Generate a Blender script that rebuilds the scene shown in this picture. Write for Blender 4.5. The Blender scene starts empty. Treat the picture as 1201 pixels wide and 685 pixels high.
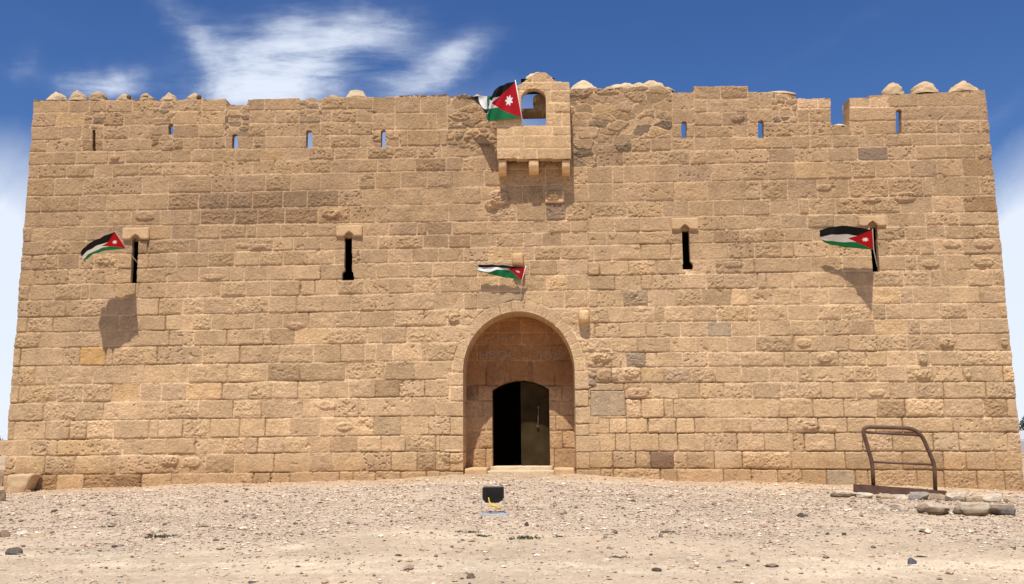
import bpy, bmesh, math, random
import numpy as np
from mathutils import Vector, Matrix
random.seed(7); rng = np.random.default_rng(11)
sc = bpy.context.scene
COL = sc.collection
# ------------------------------------------------------------------ camera
F = 1040.0; YAW, PIT, ROL = [math.radians(v) for v in (-1.65538, 9.13441, -0.58082)]
CAM = np.array([0.0, -19.2, 0.8])
_f = np.array([math.sin(YAW)*math.cos(PIT), math.cos(YAW)*math.cos(PIT), math.sin(PIT)])
_r0 = np.array([math.cos(YAW), -math.sin(YAW), 0.0]); _u0 = np.cross(_r0, _f)
_r = _r0*math.cos(ROL)+_u0*math.sin(ROL); _u = -_r0*math.sin(ROL)+_u0*math.cos(ROL)
cam = bpy.data.cameras.new("camera"); co = bpy.data.objects.new("camera", cam); COL.objects.link(co)
M4 = Matrix(((_r[0], _u[0], -_f[0], CAM[0]), (_r[1], _u[1], -_f[1], CAM[1]), (_r[2], _u[2], -_f[2], CAM[2]), (0, 0, 0, 1)))
co.matrix_world = M4
cam.sensor_fit = 'HORIZONTAL'; cam.sensor_width = 36; cam.lens = 36*F/1201.0
cam.clip_start = 0.1; cam.clip_end = 8000
sc.camera = co
# ------------------------------------------------------------------ light
SUN = Vector((-0.17, -1.0, 2.15)).normalized()
el = math.asin(SUN.z); rot = math.atan2(SUN.x, SUN.y)
sl = bpy.data.lights.new("sun", 'SUN'); sl.energy = 5.0; sl.angle = math.radians(0.53); sl.color = (1.0, 0.955, 0.88)
so = bpy.data.objects.new("sun", sl); COL.objects.link(so)
so.rotation_euler = SUN.to_track_quat('Z', 'Y').to_euler(); so.location = (0, -30, 40)
sc.view_settings.view_transform = 'Standard'; sc.view_settings.look = 'None'
sc.view_settings.exposure = 0.12; sc.view_settings.gamma = 1

def px_dir(px, py):
    d = _f*F+_r*(px-600.5)+_u*(342.5-py); return d/np.linalg.norm(d)
def at(px, py, Y=0.0):
    d = px_dir(px, py); return CAM+d*((Y-CAM[1])/d[1])
def proj(X, Y, Z):
    vx, vy, vz = X-CAM[0], Y-CAM[1], Z-CAM[2]
    z = vx*_f[0]+vy*_f[1]+vz*_f[2]
    return (600.5+F*(vx*_r[0]+vy*_r[1]+vz*_r[2])/z, 342.5-F*(vx*_u[0]+vy*_u[1]+vz*_u[2])/z)

world = bpy.data.worlds.new("World"); sc.world = world; world.use_nodes = True
def build_world():
    nt = world.node_tree; nt.nodes.clear(); N = nt.nodes.new; L = nt.links.new
    out = N('ShaderNodeOutputWorld'); bg = N('ShaderNodeBackground'); L(bg.outputs[0], out.inputs[0])
    bg.inputs[1].default_value = 0.085
    sky = N('ShaderNodeTexSky'); sky.sky_type = 'NISHITA'; sky.sun_disc = False
    sky.sun_elevation = el; sky.sun_rotation = rot; sky.altitude = 900; sky.air_density = 1.0; sky.dust_density = 0.6; sky.ozone_density = 3.0
    tc = N('ShaderNodeTexCoord'); D = tc.outputs['Generated']
    def mth(op, a, b=None, c=None):
        n = N('ShaderNodeMath'); n.operation = op
        for i, v in enumerate((a, b, c)):
            if v is None: continue
            if isinstance(v, (int, float)): n.inputs[i].default_value = v
            else: L(v, n.inputs[i])
        return n.outputs[0]
    def dot(v):
        n = N('ShaderNodeVectorMath'); n.operation = 'DOT_PRODUCT'; L(D, n.inputs[0]); n.inputs[1].default_value = tuple(v); return n.outputs['Value']
    def noise(scale, detail, rough, dist, rotz=0, st=(1, 1, 1), off=0):
        # cloud texture over a tangent plane of the celestial sphere (fixed in the world)
        m = N('ShaderNodeMapping'); m.vector_type = 'POINT'; L(uv, m.inputs[0]); m.inputs['Rotation'].default_value = (0, 0, rotz)
        m.inputs['Scale'].default_value = st; m.inputs['Location'].default_value = (off, off*.7, off*.3)
        n = N('ShaderNodeTexNoise'); L(m.outputs[0], n.inputs['Vector']); n.inputs['Scale'].default_value = scale
        n.inputs['Detail'].default_value = detail; n.inputs['Roughness'].default_value = rough; n.inputs['Distortion'].default_value = dist
        return n.outputs['Fac']
    # world-fixed tangent frame facing north and about 15 degrees up
    tf = np.array([0, math.cos(.26), math.sin(.26)]); tr = np.array([1.0, 0, 0]); tu = np.cross(tr, tf)
    dz = mth('MAXIMUM', dot(tf), 0.05)
    U = mth('DIVIDE', dot(tr), dz); V = mth('DIVIDE', dot(tu), dz)
    cb = N('ShaderNodeCombineXYZ'); L(U, cb.inputs[0]); L(V, cb.inputs[1]); uv = cb.outputs[0]
    def tp(px, py):
        d = px_dir(px, py); z = d@tf; return (d@tr)/z, (d@tu)/z
    wob1 = mth('MULTIPLY', mth('SUBTRACT', noise(6, 8, .66, 0), 0.5), 0.11)
    wob2 = mth('MULTIPLY', mth('SUBTRACT', noise(5, 4, .6, 0, off=7), 0.5), 0.09)
    Uw = mth('ADD', U, wob1); Vw = mth('ADD', V, wob2)
    def blob(px, py, rx, ry, ang, amp, soft=1.0):
        cu, cv = tp(px, py); k = 1/F; a = math.radians(ang)
        du = mth('SUBTRACT', Uw, cu); dv = mth('SUBTRACT', Vw, cv)
        x = mth('DIVIDE', mth('ADD', mth('MULTIPLY', du, math.cos(a)), mth('MULTIPLY', dv, math.sin(a))), rx*k)
        y = mth('DIVIDE', mth('SUBTRACT', mth('MULTIPLY', dv, math.cos(a)), mth('MULTIPLY', du, math.sin(a))), ry*k)
        r2 = mth('ADD', mth('MULTIPLY', x, x), mth('MULTIPLY', y, y))
        return mth('MULTIPLY', mth('EXPONENT', mth('MULTIPLY', r2, -soft)), amp)
    wisps = [(335, 72, 105, 50, 6, 1.75), (415, 45, 75, 24, 12, .6), (285, 105, 60, 22, 0, .6), (232, 38, 60, 26, -50, .62),
             (118, 92, 48, 17, -8, 1.25), (330, 102, 65, 22, 0, .9), (32, 70, 26, 16, 60, .34), (470, 88, 40, 30, 60, .30), (515, 92, 60, 22, 35, .9), (540, 75, 30, 14, 20, .2),
             (960, 50, 150, 12, 22, .13), (1130, 150, 90, 14, 25, .30), (700, 30, 130, 12, 10, .08), (60, 15, 60, 12, -20, .1)]
    tot = None
    for w in wisps:
        b = blob(*w); tot = b if tot is None else mth('ADD', tot, b)
    n1 = noise(7.5, 14, .64, 0.35, rotz=.75, st=(.8, 2.2, 1)); n2 = noise(20, 14, .68, 0.5, rotz=-.9, st=(.6, 3.2, 1), off=3)
    nn = mth('ADD', mth('MULTIPLY', n1, 0.62), mth('MULTIPLY', n2, 0.38))
    nn = mth('MULTIPLY', mth('SUBTRACT', nn, 0.29), 2.25)
    w = mth('MULTIPLY', tot, nn)
    wisp = mth('MULTIPLY', mth('SUBTRACT', 1.0, mth('EXPONENT', mth('MULTIPLY', mth('MULTIPLY', mth('MAXIMUM', w, 0.0), mth('MAXIMUM', w, 0.0)), -2.4))), 0.92)
    # soft low bank
    banks = [(-40, 410, 120, 190, 0, 2.3), (1215, 395, 90, 165, 0, 2.3), (430, 330, 420, 190, 0, 1.2), (1000, 460, 500, 120, 0, 1.0)]
    tb = None
    for w_ in banks:
        b = blob(*w_); tb = b if tb is None else mth('ADD', tb, b)
    n3 = noise(4.5, 7, .55, .4, off=11)
    bk = mth('SUBTRACT', mth('MULTIPLY', tb, mth('ADD', n3, 0.55)), 0.28)
    bc = N('ShaderNodeClamp'); L(bk, bc.inputs[0])
    cl = mth('MAXIMUM', wisp, mth('MULTIPLY', bc.outputs[0], 0.93))
    hs = N('ShaderNodeHueSaturation'); hs.inputs['Hue'].default_value = 0.512; hs.inputs['Saturation'].default_value = 1.25; hs.inputs['Value'].default_value = 1.22
    L(sky.outputs[0], hs.inputs['Color'])
    mx = N('ShaderNodeMix'); mx.data_type = 'RGBA'; L(cl, mx.inputs[0]); L(hs.outputs[0], mx.inputs[6]); mx.inputs[7].default_value = (9.2, 10.0, 11.3, 1)
    L(mx.outputs[2], bg.inputs[0])
build_world()

# ------------------------------------------------------------------ helpers
def tag(o, label=None, cat=None, group=None, kind=None):
    if label: o['label'] = label
    if cat: o['category'] = cat
    if group: o['group'] = group
    if kind: o['kind'] = kind
    return o
def empty(name, loc, label=None, cat=None, group=None):
    o = bpy.data.objects.new(name, None); COL.objects.link(o); o.location = tuple(loc); o.empty_display_size = .2
    return tag(o, label, cat, group)
def link(name, me, mat, parent=None):
    if mat is not None and not me.materials: me.materials.append(mat)
    o = bpy.data.objects.new(name, me); COL.objects.link(o)
    if parent is not None:
        o.parent = parent
        off = Vector((0, 0, 0)); p = parent
        while p: off += p.location; p = p.parent
        o.location = -off
    return o
def np_mesh(name, V, Fq, col=None, smooth=True, tris=None):
    me = bpy.data.meshes.new(name); V = np.ascontiguousarray(V, dtype=np.float32)
    nq = 0 if Fq is None else len(Fq); nt_ = 0 if tris is None else len(tris)
    me.vertices.add(len(V)); me.vertices.foreach_set('co', V.ravel())
    idx = []; st = []
    if nq: idx.append(np.asarray(Fq, dtype=np.int32).ravel()); st.append(np.arange(nq)*4)
    if nt_: idx.append(np.asarray(tris, dtype=np.int32).ravel()); st.append(nq*4+np.arange(nt_)*3)
    idx = np.concatenate(idx); st = np.concatenate(st).astype(np.int32)
    me.loops.add(len(idx)); me.loops.foreach_set('vertex_index', idx)
    me.polygons.add(nq+nt_); me.polygons.foreach_set('loop_start', st)
    me.update(calc_edges=True); me.validate()
    if col is not None:
        a = me.color_attributes.new('tone', 'FLOAT_COLOR', 'POINT')
        c = np.ones((len(V), 4), dtype=np.float32); c[:, :3] = col; a.data.foreach_set('color', c.ravel())
    me.polygons.foreach_set('use_smooth', np.full(len(me.polygons), smooth)); me.update()
    return me
_NT = {}
def vnoise(X, Z, cell, seed, shape=None):
    if seed not in _NT: _NT[seed] = np.random.default_rng(seed).random((257, 257)).astype(np.float32)
    T = _NT[seed]
    x = X/cell+1000.3; z = Z/cell+1000.7
    xi = np.floor(x).astype(int); zi = np.floor(z).astype(int); fx = x-xi; fz = z-zi
    fx = fx*fx*(3-2*fx); fz = fz*fz*(3-2*fz); a = xi % 256; b = zi % 256
    return ((T[a, b]*(1-fx)+T[a+1, b]*fx)*(1-fz)+(T[a, b+1]*(1-fx)+T[a+1, b+1]*fx)*fz)*2-1
def fbm(X, Z, cell, seed, oct=4, gain=.55):
    s = 0; a = 1; t = 0
    for i in range(oct):
        s = s+a*vnoise(X+i*3.1, Z-i*1.7, cell/2**i, seed+i); t += a; a *= gain
    return s/t
def sstep(a, b, x):
    t = np.clip((x-a)/(b-a), 0, 1); return t*t*(3-2*t)
def vor(X, Z, cx, cz, seed):
    r = np.random.default_rng(seed); J = r.random((128, 128, 2))
    gx = np.floor(X/cx).astype(int); gz = np.floor(Z/cz).astype(int)
    f1 = np.full(X.shape, 9.); f2 = np.full(X.shape, 9.); idd = np.zeros(X.shape, int)
    for dx in (-1, 0, 1):
        for dz in (-1, 0, 1):
            ax = gx+dx; az = gz+dz; j = J[ax % 128, az % 128]
            d = np.sqrt(((ax+.1+.8*j[..., 0])-X/cx)**2+(((az+.1+.8*j[..., 1])-Z/cz))**2)
            better = d < f1; f2 = np.where(better, f1, np.minimum(f2, d)); idd = np.where(better, (ax % 128)*128+az % 128, idd); f1 = np.where(better, d, f1)
    return (f2-f1)*.5*(cx+cz)/2, idd

# ------------------------------------------------------------------ materials
def new_mat(name):
    m = bpy.data.materials.new(name); m.use_nodes = True
    return m, m.node_tree, m.node_tree.nodes['Principled BSDF']
def simple(name, col, rough=.6, metal=0, bump=0, bscale=30, var=0, vscale=6):
    m, nt, b = new_mat(name); b.inputs['Roughness'].default_value = rough; b.inputs['Metallic'].default_value = metal
    b.inputs['Base Color'].default_value = (*col, 1)
    tc = nt.nodes.new('ShaderNodeTexCoord')
    if var:
        n = nt.nodes.new('ShaderNodeTexNoise'); n.inputs['Scale'].default_value = vscale; n.inputs['Detail'].default_value = 6; nt.links.new(tc.outputs['Object'], n.inputs[0])
        cr = nt.nodes.new('ShaderNodeValToRGB'); cr.color_ramp.elements[0].position = .3; cr.color_ramp.elements[1].position = .7
        cr.color_ramp.elements[0].color = (*[c*(1-var) for c in col], 1); cr.color_ramp.elements[1].color = (*[min(1, c*(1+var)) for c in col], 1)
        nt.links.new(n.outputs[0], cr.inputs[0]); nt.links.new(cr.outputs[0], b.inputs['Base Color'])
    if bump:
        n = nt.nodes.new('ShaderNodeTexNoise'); n.inputs['Scale'].default_value = bscale; n.inputs['Detail'].default_value = 8; nt.links.new(tc.outputs['Object'], n.inputs[0])
        bp = nt.nodes.new('ShaderNodeBump'); bp.inputs['Distance'].default_value = bump; nt.links.new(n.outputs[0], bp.inputs['Height']); nt.links.new(bp.outputs[0], b.inputs['Normal'])
    return m
def tone_mat(name, base, amt=.25, scales=(3.0, 30.0), bump=.012, bscale=45, rough=.95, fl=1.0):
    """base colour x vertex tone x noise, with fine stone bump"""
    m, nt, b = new_mat(name); N = nt.nodes.new; L = nt.links.new; b.inputs['Roughness'].default_value = rough
    b.inputs['Specular IOR Level'].default_value = .15
    tc = N('ShaderNodeTexCoord'); at_ = N('ShaderNodeAttribute'); at_.attribute_name = 'tone'
    prev = at_.outputs['Color']
    mu = N('ShaderNodeMix'); mu.data_type = 'RGBA'; mu.blend_type = 'MULTIPLY'; mu.inputs[0].default_value = 1; L(prev, mu.inputs[6]); mu.inputs[7].default_value = (*base, 1); prev = mu.outputs[2]
    for i, s in enumerate(scales):
        n = N('ShaderNodeTexNoise'); n.inputs['Scale'].default_value = s; n.inputs['Detail'].default_value = 8; n.inputs['Roughness'].default_value = .68; L(tc.outputs['Object'], n.inputs[0])
        mr = N('ShaderNodeMapRange'); mr.inputs[1].default_value = .3; mr.inputs[2].default_value = .7; mr.inputs[3].default_value = 1-amt; mr.inputs[4].default_value = 1+amt*.8; L(n.outputs[0], mr.inputs[0])
        q = N('ShaderNodeMix'); q.data_type = 'RGBA'; q.blend_type = 'MULTIPLY'; q.inputs[0].default_value = 1; L(prev, q.inputs[6]); L(mr.outputs[0], q.inputs[7]); prev = q.outputs[2]
    L(prev, b.inputs['Base Color'])
    n = N('ShaderNodeTexNoise'); n.inputs['Scale'].default_value = bscale; n.inputs['Detail'].default_value = 9; n.inputs['Roughness'].default_value = .7; L(tc.outputs['Object'], n.inputs[0])
    bp = N('ShaderNodeBump'); bp.inputs['Distance'].default_value = bump; bp.inputs['Strength'].default_value = .9; L(n.outputs[0], bp.inputs['Height']); L(bp.outputs[0], b.inputs['Normal'])
    return m
STONE = (0.615, 0.415, 0.232)
m_wall = tone_mat('sandstone', STONE, .18, (2.3, 19.0, 62.0), .030, 38)
m_plain = tone_mat('sandstone_plain', STONE, .16, (2.3, 26.0), .02, 20)
m_plaster = tone_mat('cream_plaster', (.60, .46, .30), .14, (6.0, 40.0), .03, 18)
m_rock = tone_mat('loose_rock', (1, 1, 1), .25, (8.0, 60.0), .02, 30)
m_grav = tone_mat('gravel_stone', (1, 1, 1), .1, (20.0,), .004, 60)

# ------------------------------------------------------------------ masonry description (traced in photo pixels)
LB = [(117.4, 112.5), (131.4, 127.2), (147.2, 142), (162.9, 157), (176.9, 171), (192, 184.6), (207.2, 200.7), (228.3, 220), (247.5, 239.8), (265, 260.4), (281.8, 275.5), (297.7, 291.2),
      (315.2, 307.5), (332.7, 325.3), (350.9, 343.7), (370.8, 363.6), (388.6, 382.5), (407, 402), (428.4, 423.5), (450.5, 445), (471.3, 465.2), (492.8, 487.9), (514.9, 510.3), (533.9, 529.6), (556.2, 552.3), (580, 574)]
LJ = [[81, 105, 125, 155, 181, 205, 237, 264, 290, 310, 351, 376, 407], [66, 100, 122, 145, 181, 204, 232, 263, 290, 323, 334, 351, 376, 389, 419],
      [72, 96, 121, 151, 176, 203, 233, 263, 312, 351, 376, 410], [55, 96, 121, 134, 165, 177, 203, 215, 233, 251, 264, 297, 312, 351, 366, 387, 423],
      [63, 89, 127, 147, 200, 224, 249, 276, 306, 333, 362, 392, 418, 431, 461, 490, 511, 518, 552, 580, 610], [45, 78, 111, 132, 163, 191, 233, 262, 296, 323, 355, 388, 410, 443, 459, 487, 523, 542, 558, 571, 584, 630],
      [64, 98, 131, 167, 198, 248, 276, 311, 341, 376, 421, 440, 470, 501, 532, 568, 600, 640], [48, 93, 125, 162, 197, 233, 267, 296, 332, 360, 397, 425, 463, 494, 530, 544, 564, 594, 613, 638],
      [68, 96, 127, 154, 188, 223, 235, 275, 302, 334, 373, 411, 441, 485, 526, 558, 573, 606, 640, 664], [36, 73, 102, 131, 174, 201, 230, 258, 289, 301, 329, 361, 425, 456, 489, 501, 530, 571, 624, 644, 669],
      [54, 83, 112, 158, 173, 222, 233, 264, 292, 320, 344, 376, 408, 443, 462, 496, 526, 552, 582, 614, 636, 659], [37, 68, 93, 110, 138, 158, 174, 207, 244, 275, 304, 332, 361, 392, 408, 423, 455, 483, 514, 543, 573, 600, 627, 658],
      [41, 81, 100, 124, 158, 196, 233, 270, 286, 313, 345, 376, 408, 441, 479, 507, 533, 560, 621, 654], [35, 64, 95, 105, 134, 163, 193, 221, 248, 259, 288, 317, 352, 369, 395, 427, 455, 486, 516, 551, 563, 585, 610, 641, 664],
      [48, 77, 95, 124, 155, 186, 214, 238, 274, 315, 348, 379, 411, 440, 470, 510, 544, 560, 614, 635, 662], [32, 62, 95, 140, 155, 168, 194, 225, 248, 284, 298, 332, 362, 393, 423, 462, 497, 524, 540],
      [48, 80, 118, 153, 198, 215, 227, 266, 309, 318, 346, 383, 431, 447, 477, 518], [24, 75, 94, 124, 132, 184, 237, 251, 281, 328, 367, 399, 428, 441, 461, 494, 501],
      [22, 41, 55, 109, 156, 169, 221, 267, 313, 352, 405, 452, 486, 530], [22, 67, 97, 132, 164, 189, 219, 260, 292, 320, 349, 373, 409, 440, 468, 498, 527],
      [51, 91, 121, 159, 195, 232, 273, 306, 354, 391, 421, 483, 511], [17, 53, 81, 101, 133, 175, 185, 214, 246, 281, 311, 342, 375, 406, 438, 470, 503], [34, 67, 118, 144, 167, 196, 229, 261, 289, 302, 333, 362, 386, 419, 447, 475, 511],
      [17, 52, 88, 127, 139, 178, 210, 241, 275, 321, 361, 390, 423, 459, 489, 511], [31, 66, 98, 132, 165, 201, 233, 268, 297, 317, 340, 366, 398, 414, 440, 470, 500, 530]]
RB = [(161.7, 157), (176.9, 171.4), (193.2, 187.5), (213.6, 208.3), (235.8, 231), (254, 250), (270.9, 265.6), (286, 281.3), (304.7, 299.5), (321.8, 317.4), (339.3, 336.4), (359.1, 356.2), (377.6, 374.3),
      (395.3, 392.3), (413.1, 411.6), (430.6, 429), (449, 448), (467.4, 467.4), (490.3, 489.4), (508.1, 507.2), (529.3, 529.3), (549.5, 551), (578, 580)]
RJ = [[763, 787, 814, 844, 858, 905, 929, 950, 976, 1008, 1038, 1070, 1099, 1126], [731, 772, 809, 829, 863, 901, 933, 971, 1006, 1042, 1074, 1110, 1145], [688, 718, 731, 767, 795, 834, 869, 901, 933, 970, 999, 1027, 1067, 1099, 1129],
      [690, 718, 757, 791, 830, 874, 892, 924, 959, 996, 1042, 1083, 1094, 1150], [695, 735, 777, 808, 837, 872, 903, 937, 949, 980, 1022, 1056, 1094, 1130], [693, 721, 751, 787, 819, 851, 887, 916, 947, 979, 1007, 1040, 1086, 1125, 1157],
      [681, 711, 748, 777, 804, 836, 868, 895, 920, 953, 990, 1026, 1062, 1087, 1109, 1143], [696, 718, 752, 787, 804, 822, 854, 885, 916, 931, 970, 1026, 1044, 1080, 1096, 1130], [703, 737, 770, 804, 839, 870, 885, 951, 988, 1026, 1062, 1076, 1109, 1139],
      [664, 690, 721, 752, 765, 798, 828, 850, 889, 899, 929, 961, 991, 1024, 1060, 1091, 1104, 1134, 1165], [702, 730, 761, 793, 823, 858, 877, 907, 939, 972, 1024, 1056, 1071, 1115, 1150],
      [714, 743, 767, 780, 811, 841, 878, 889, 924, 959, 987, 1023, 1039, 1070, 1102, 1135, 1169], [698, 727, 758, 798, 829, 858, 891, 928, 967, 998, 1027, 1064, 1080, 1115, 1150],
      [717, 748, 786, 816, 853, 886, 931, 960, 996, 1029, 1064, 1124, 1170], [686, 709, 734, 757, 770, 800, 830, 868, 920, 950, 984, 1016, 1041, 1075, 1091, 1125], [688, 717, 752, 779, 810, 839, 870, 902, 935, 955, 989, 1003, 1029, 1062, 1095, 1130, 1177],
      [689, 732, 765, 796, 821, 849, 883, 916, 963, 977, 1004, 1045, 1073, 1107, 1157], [691, 734, 752, 779, 790, 828, 862, 898, 914, 954, 990, 1029, 1062, 1108, 1154, 1182], [690, 715, 735, 760, 793, 815, 847, 880, 924, 960, 994, 1027, 1059, 1118, 1151, 1165],
      [675, 701, 722, 739, 773, 795, 827, 865, 897, 931, 944, 980, 1012, 1047, 1095, 1125, 1162, 1182], [675, 688, 719, 746, 763, 791, 806, 838, 871, 928, 992, 1022, 1059, 1107, 1134, 1168], [690, 720, 775, 795, 849, 882, 913, 941, 970, 1004, 1019, 1076, 1108, 1147, 1179]]
NL = len(LB)-1; NR = len(RB)-1
# right edge of each left-hand course and left edge of each right-hand course
Lend = [437]*4+[672]*3+[690]*9+[608]*(NL-16)
Rst = [740, 700, 672, 672]+[690]*8+[608]*(NR-12)
SEG = [dict(b=LB, xa=120, xb=500, j=LJ, x0=[-60]*NL, x1=Lend),
       dict(b=RB, xa=780, xb=1050, j=RJ, x0=Rst, x1=[1260]*NR),
       dict(b=[(112.7, 112), (133, 132.5), (152.5, 151.9), (172, 171)], xa=440, xb=500, j=[[463, 493], [463, 502, 512], [463, 478, 517]], x0=[437]*3, x1=[525]*3),
       dict(b=[(108, 107), (128, 127), (145.5, 145.2), (161.7, 161.2)], xa=780, xb=814, j=[[], [], [801]], x0=[788]*3, x1=[814]*3),
       dict(b=[(100.5, 100.5), (116.2, 116), (131.8, 131.3), (147.7, 147), (161.5, 160.5)], xa=814, xb=877, j=[[845], [829, 863], [847], [828, 860]], x0=[814]*4, x1=[877]*4),
       dict(b=[(107, 112), (127.6, 127), (143.5, 143), (160.5, 159)], xa=877, xb=975, j=[[891, 906, 935, 959], [906, 935, 949], [892, 909, 928, 950]], x0=[877]*3, x1=[975]*3),
       dict(b=[(110, 103), (125.6, 124), (142, 140.5), (158.2, 155)], xa=1000, xb=1150, j=[[1020, 1042, 1076], [1053], [998, 1014, 1053, 1098, 1126, 1150]], x0=[975]*3, x1=[1260]*3)]
# individual stones that differ: x, y, colour multiplier, roughness style
SPEC = [(1022, 180, (.62, .66, .78), 0), (745, 350, (.72, .74, .78), 2), (775, 538, (.50, .46, .50), 1), (845, 384, (.80, .86, .98), 0), (743, 421, (.60, .63, .74), 2),
        (105, 418, (1.08, .95, .68), 0), (148, 460, (1.08, 1.03, .92), 0), (232, 460, (1.18, 1.14, 1.05), 1), (340, 437, (.72, .72, .72), 2), (468, 434, (.74, .74, .74), 0),
        (360, 437, (.82, .82, .82), 1), (991, 560, (.84, .95, 1.12), 0), (650, 249, (.66, .68, .78), 2), (1040, 479, (.76, .74, .72), 2), (1168, 478, (.76, .72, .68), 2), (1103, 517, (1.0, 1.05, 1.12), 1),
        (1140, 517, (.98, 1.0, 1.02), 1), (250, 235, (.74, .74, .78), 2), (290, 232, (.76, .76, .8), 2), (315, 235, (.78, .76, .76), 2), (350, 233, (.70, .70, .72), 0), (380, 233, (.72, .72, .74), 2),
        (250, 254, (.78, .76, .76), 2), (285, 254, (.76, .74, .74), 2), (315, 254, (.78, .76, .74), 2), (350, 253, (.78, .74, .72), 2), (390, 252, (.95, .9, .85), 2), (500, 282, (.80, .78, .76), 0), (540, 282, (.78, .74, .72), 0),
        (210, 235, (.84, .82, .8), 2), (1115, 410, (.9, .9, .9), 2), (1045, 400, (.98, .98, .98), 2), (945, 402, (1.0, .98, .96), 0), (40, 440, (1, .98, .92), 2), (40, 460, (1, .98, .92), 2), (180, 412, (1.02, 1, .96), 2),
        (740, 320, (1.1, 1.08, 1.05), 2), (872, 350, (1.22, 1.2, 1.15), 0), (335, 505, (1.12, 1.12, 1.1), 1), (640, 260, (1, 1, 1), 0), (1065, 215, (.95, .93, .92), 2), (1020, 215, (.98, .95, .92), 2), (1020, 232, (1, .96, .92), 2),
        (700, 500, (1.1, 1.09, 1.08), 0), (720, 500, (1.2, 1.2, 1.2), 0), (1127, 535, (1.12, 1.1, 1.05), 0), (1118, 535, (1.12, 1.1, 1.05), 0), (265, 350, (.98, .98, 1), 1), (298, 355, (1.05, 1.05, 1.05), 2), (1135, 233, (.84, .78, .74), 0),
        (1163, 233, (.76, .70, .66), 0), (990, 200, (1, .98, .95), 1), (1140, 190, (.85, .8, .76), 0), (60, 575, (.8, .74, .7), 2), (150, 575, (.62, .56, .52), 2), (110, 575, (.82, .76, .7), 2)]
# small lumps standing proud of the face: x, y, half width px, half height px, height m
LUMP = [(1110, 402, 9, 5, .07), (1082, 420, 5, 7, .08), (1135, 438, 4, 6, .07), (943, 402, 10, 5, .05), (967, 420, 9, 5, .06), (1178, 401, 4, 5, .06), (1082, 439, 10, 5, .05), (1028, 461, 10, 4, .04), (532, 373, 6, 6, .07),
        (950, 499, 10, 5, .05), (972, 503, 9, 4, .05), (650, 230, 12, 7, .12), (346, 320, 0, 0, 0), (123, 306, 13, 5, .04), (135, 185, 6, 3, .05), (347, 382, 11, 4, .05), (708, 416, 13, 8, .03), (712, 440, 14, 7, .06), (740, 437, 11, 7, .06),
        (748, 461, 12, 6, .06), (640, 300, 0, 0, 0), (1022, 233, 14, 5, .05), (1060, 231, 15, 6, .06), (966, 220, 9, 4, .05), (1117, 286, 12, 5, .05), (1153, 286, 13, 5, .05), (1092, 309, 11, 5, .05), (1153, 307, 13, 5, .05),
        (404, 500, 10, 5, .04), (385, 475, 12, 6, .04), (860, 310, 12, 4, .04), (865, 139, 9, 4, .06), (245, 303, 0, 0, 0), (170, 253, 13, 6, .05), (390, 251, 14, 5, .06), (532, 535, 14, 8, .05), (585, 232, 12, 10, .12), (576, 240, 8, 5, .10),
        (705, 420, 12, 5, .05), (150, 186, 0, 0, 0), (285, 288, 10, 3, .03), (305, 289, 9, 3, .03), (250, 325, 14, 3, .03), (200, 540, 12, 6, .06), (225, 542, 12, 6, .05), (60, 463, 14, 6, .02)]

def blocks(X, Z, Y, segs, rub=(.44, .20)):
    """for every grid point: distance to block edge, block id, centred block coords"""
    n = X.shape; d = np.zeros(n); idd = np.full(n, -1)
    vd, vid = vor(X+.10*fbm(X, Z, .22, 9, 3), Z+.07*fbm(X, Z, .2, 19, 3), rub[0], rub[1], 5); d[:] = vd*1.3; idd[:] = 100000+vid
    nid = 0
    for s in segs:
        for i in range(len(s['b'])-1):
            (ta, tb), (ba, bb) = s['b'][i], s['b'][i+1]
            T0, T1 = at(s['xa'], ta, Y), at(s['xb'], tb, Y); B0, B1 = at(s['xa'], ba, Y), at(s['xb'], bb, Y)
            zt = T0[2]+(X-T0[0])*(T1[2]-T0[2])/(T1[0]-T0[0]); zb = B0[2]+(X-B0[0])*(B1[2]-B0[2])/(B1[0]-B0[0])
            ym = .5*(.5*(ta+tb)+.5*(ba+bb))
            X0 = at(s['x0'][i], ym, Y)[0]; X1 = at(s['x1'][i], ym, Y)[0]
            m = (Z < zt) & (Z >= zb) & (X >= X0) & (X < X1)
            if not m.any(): continue
            js = np.array([X0]+[at(j, ym, Y)[0] for j in sorted(s['j'][i])]+[X1])
            k = np.clip(np.searchsorted(js, X[m], side='right')-1, 0, len(js)-2)
            dx = np.minimum(X[m]-js[k], js[k+1]-X[m]); dz = np.minimum(zt[m]-Z[m], Z[m]-zb[m])
            rr = .035; ddx = np.maximum(rr-dx, 0); ddz = np.maximum(rr-dz, 0)
            dd = np.where((ddx > 0) & (ddz > 0), rr-np.sqrt(ddx**2+ddz**2), np.minimum(dx, dz))
            d[m] = np.maximum(dd, 0); idd[m] = nid+k
            nid += len(js)
    return d, idd

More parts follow.
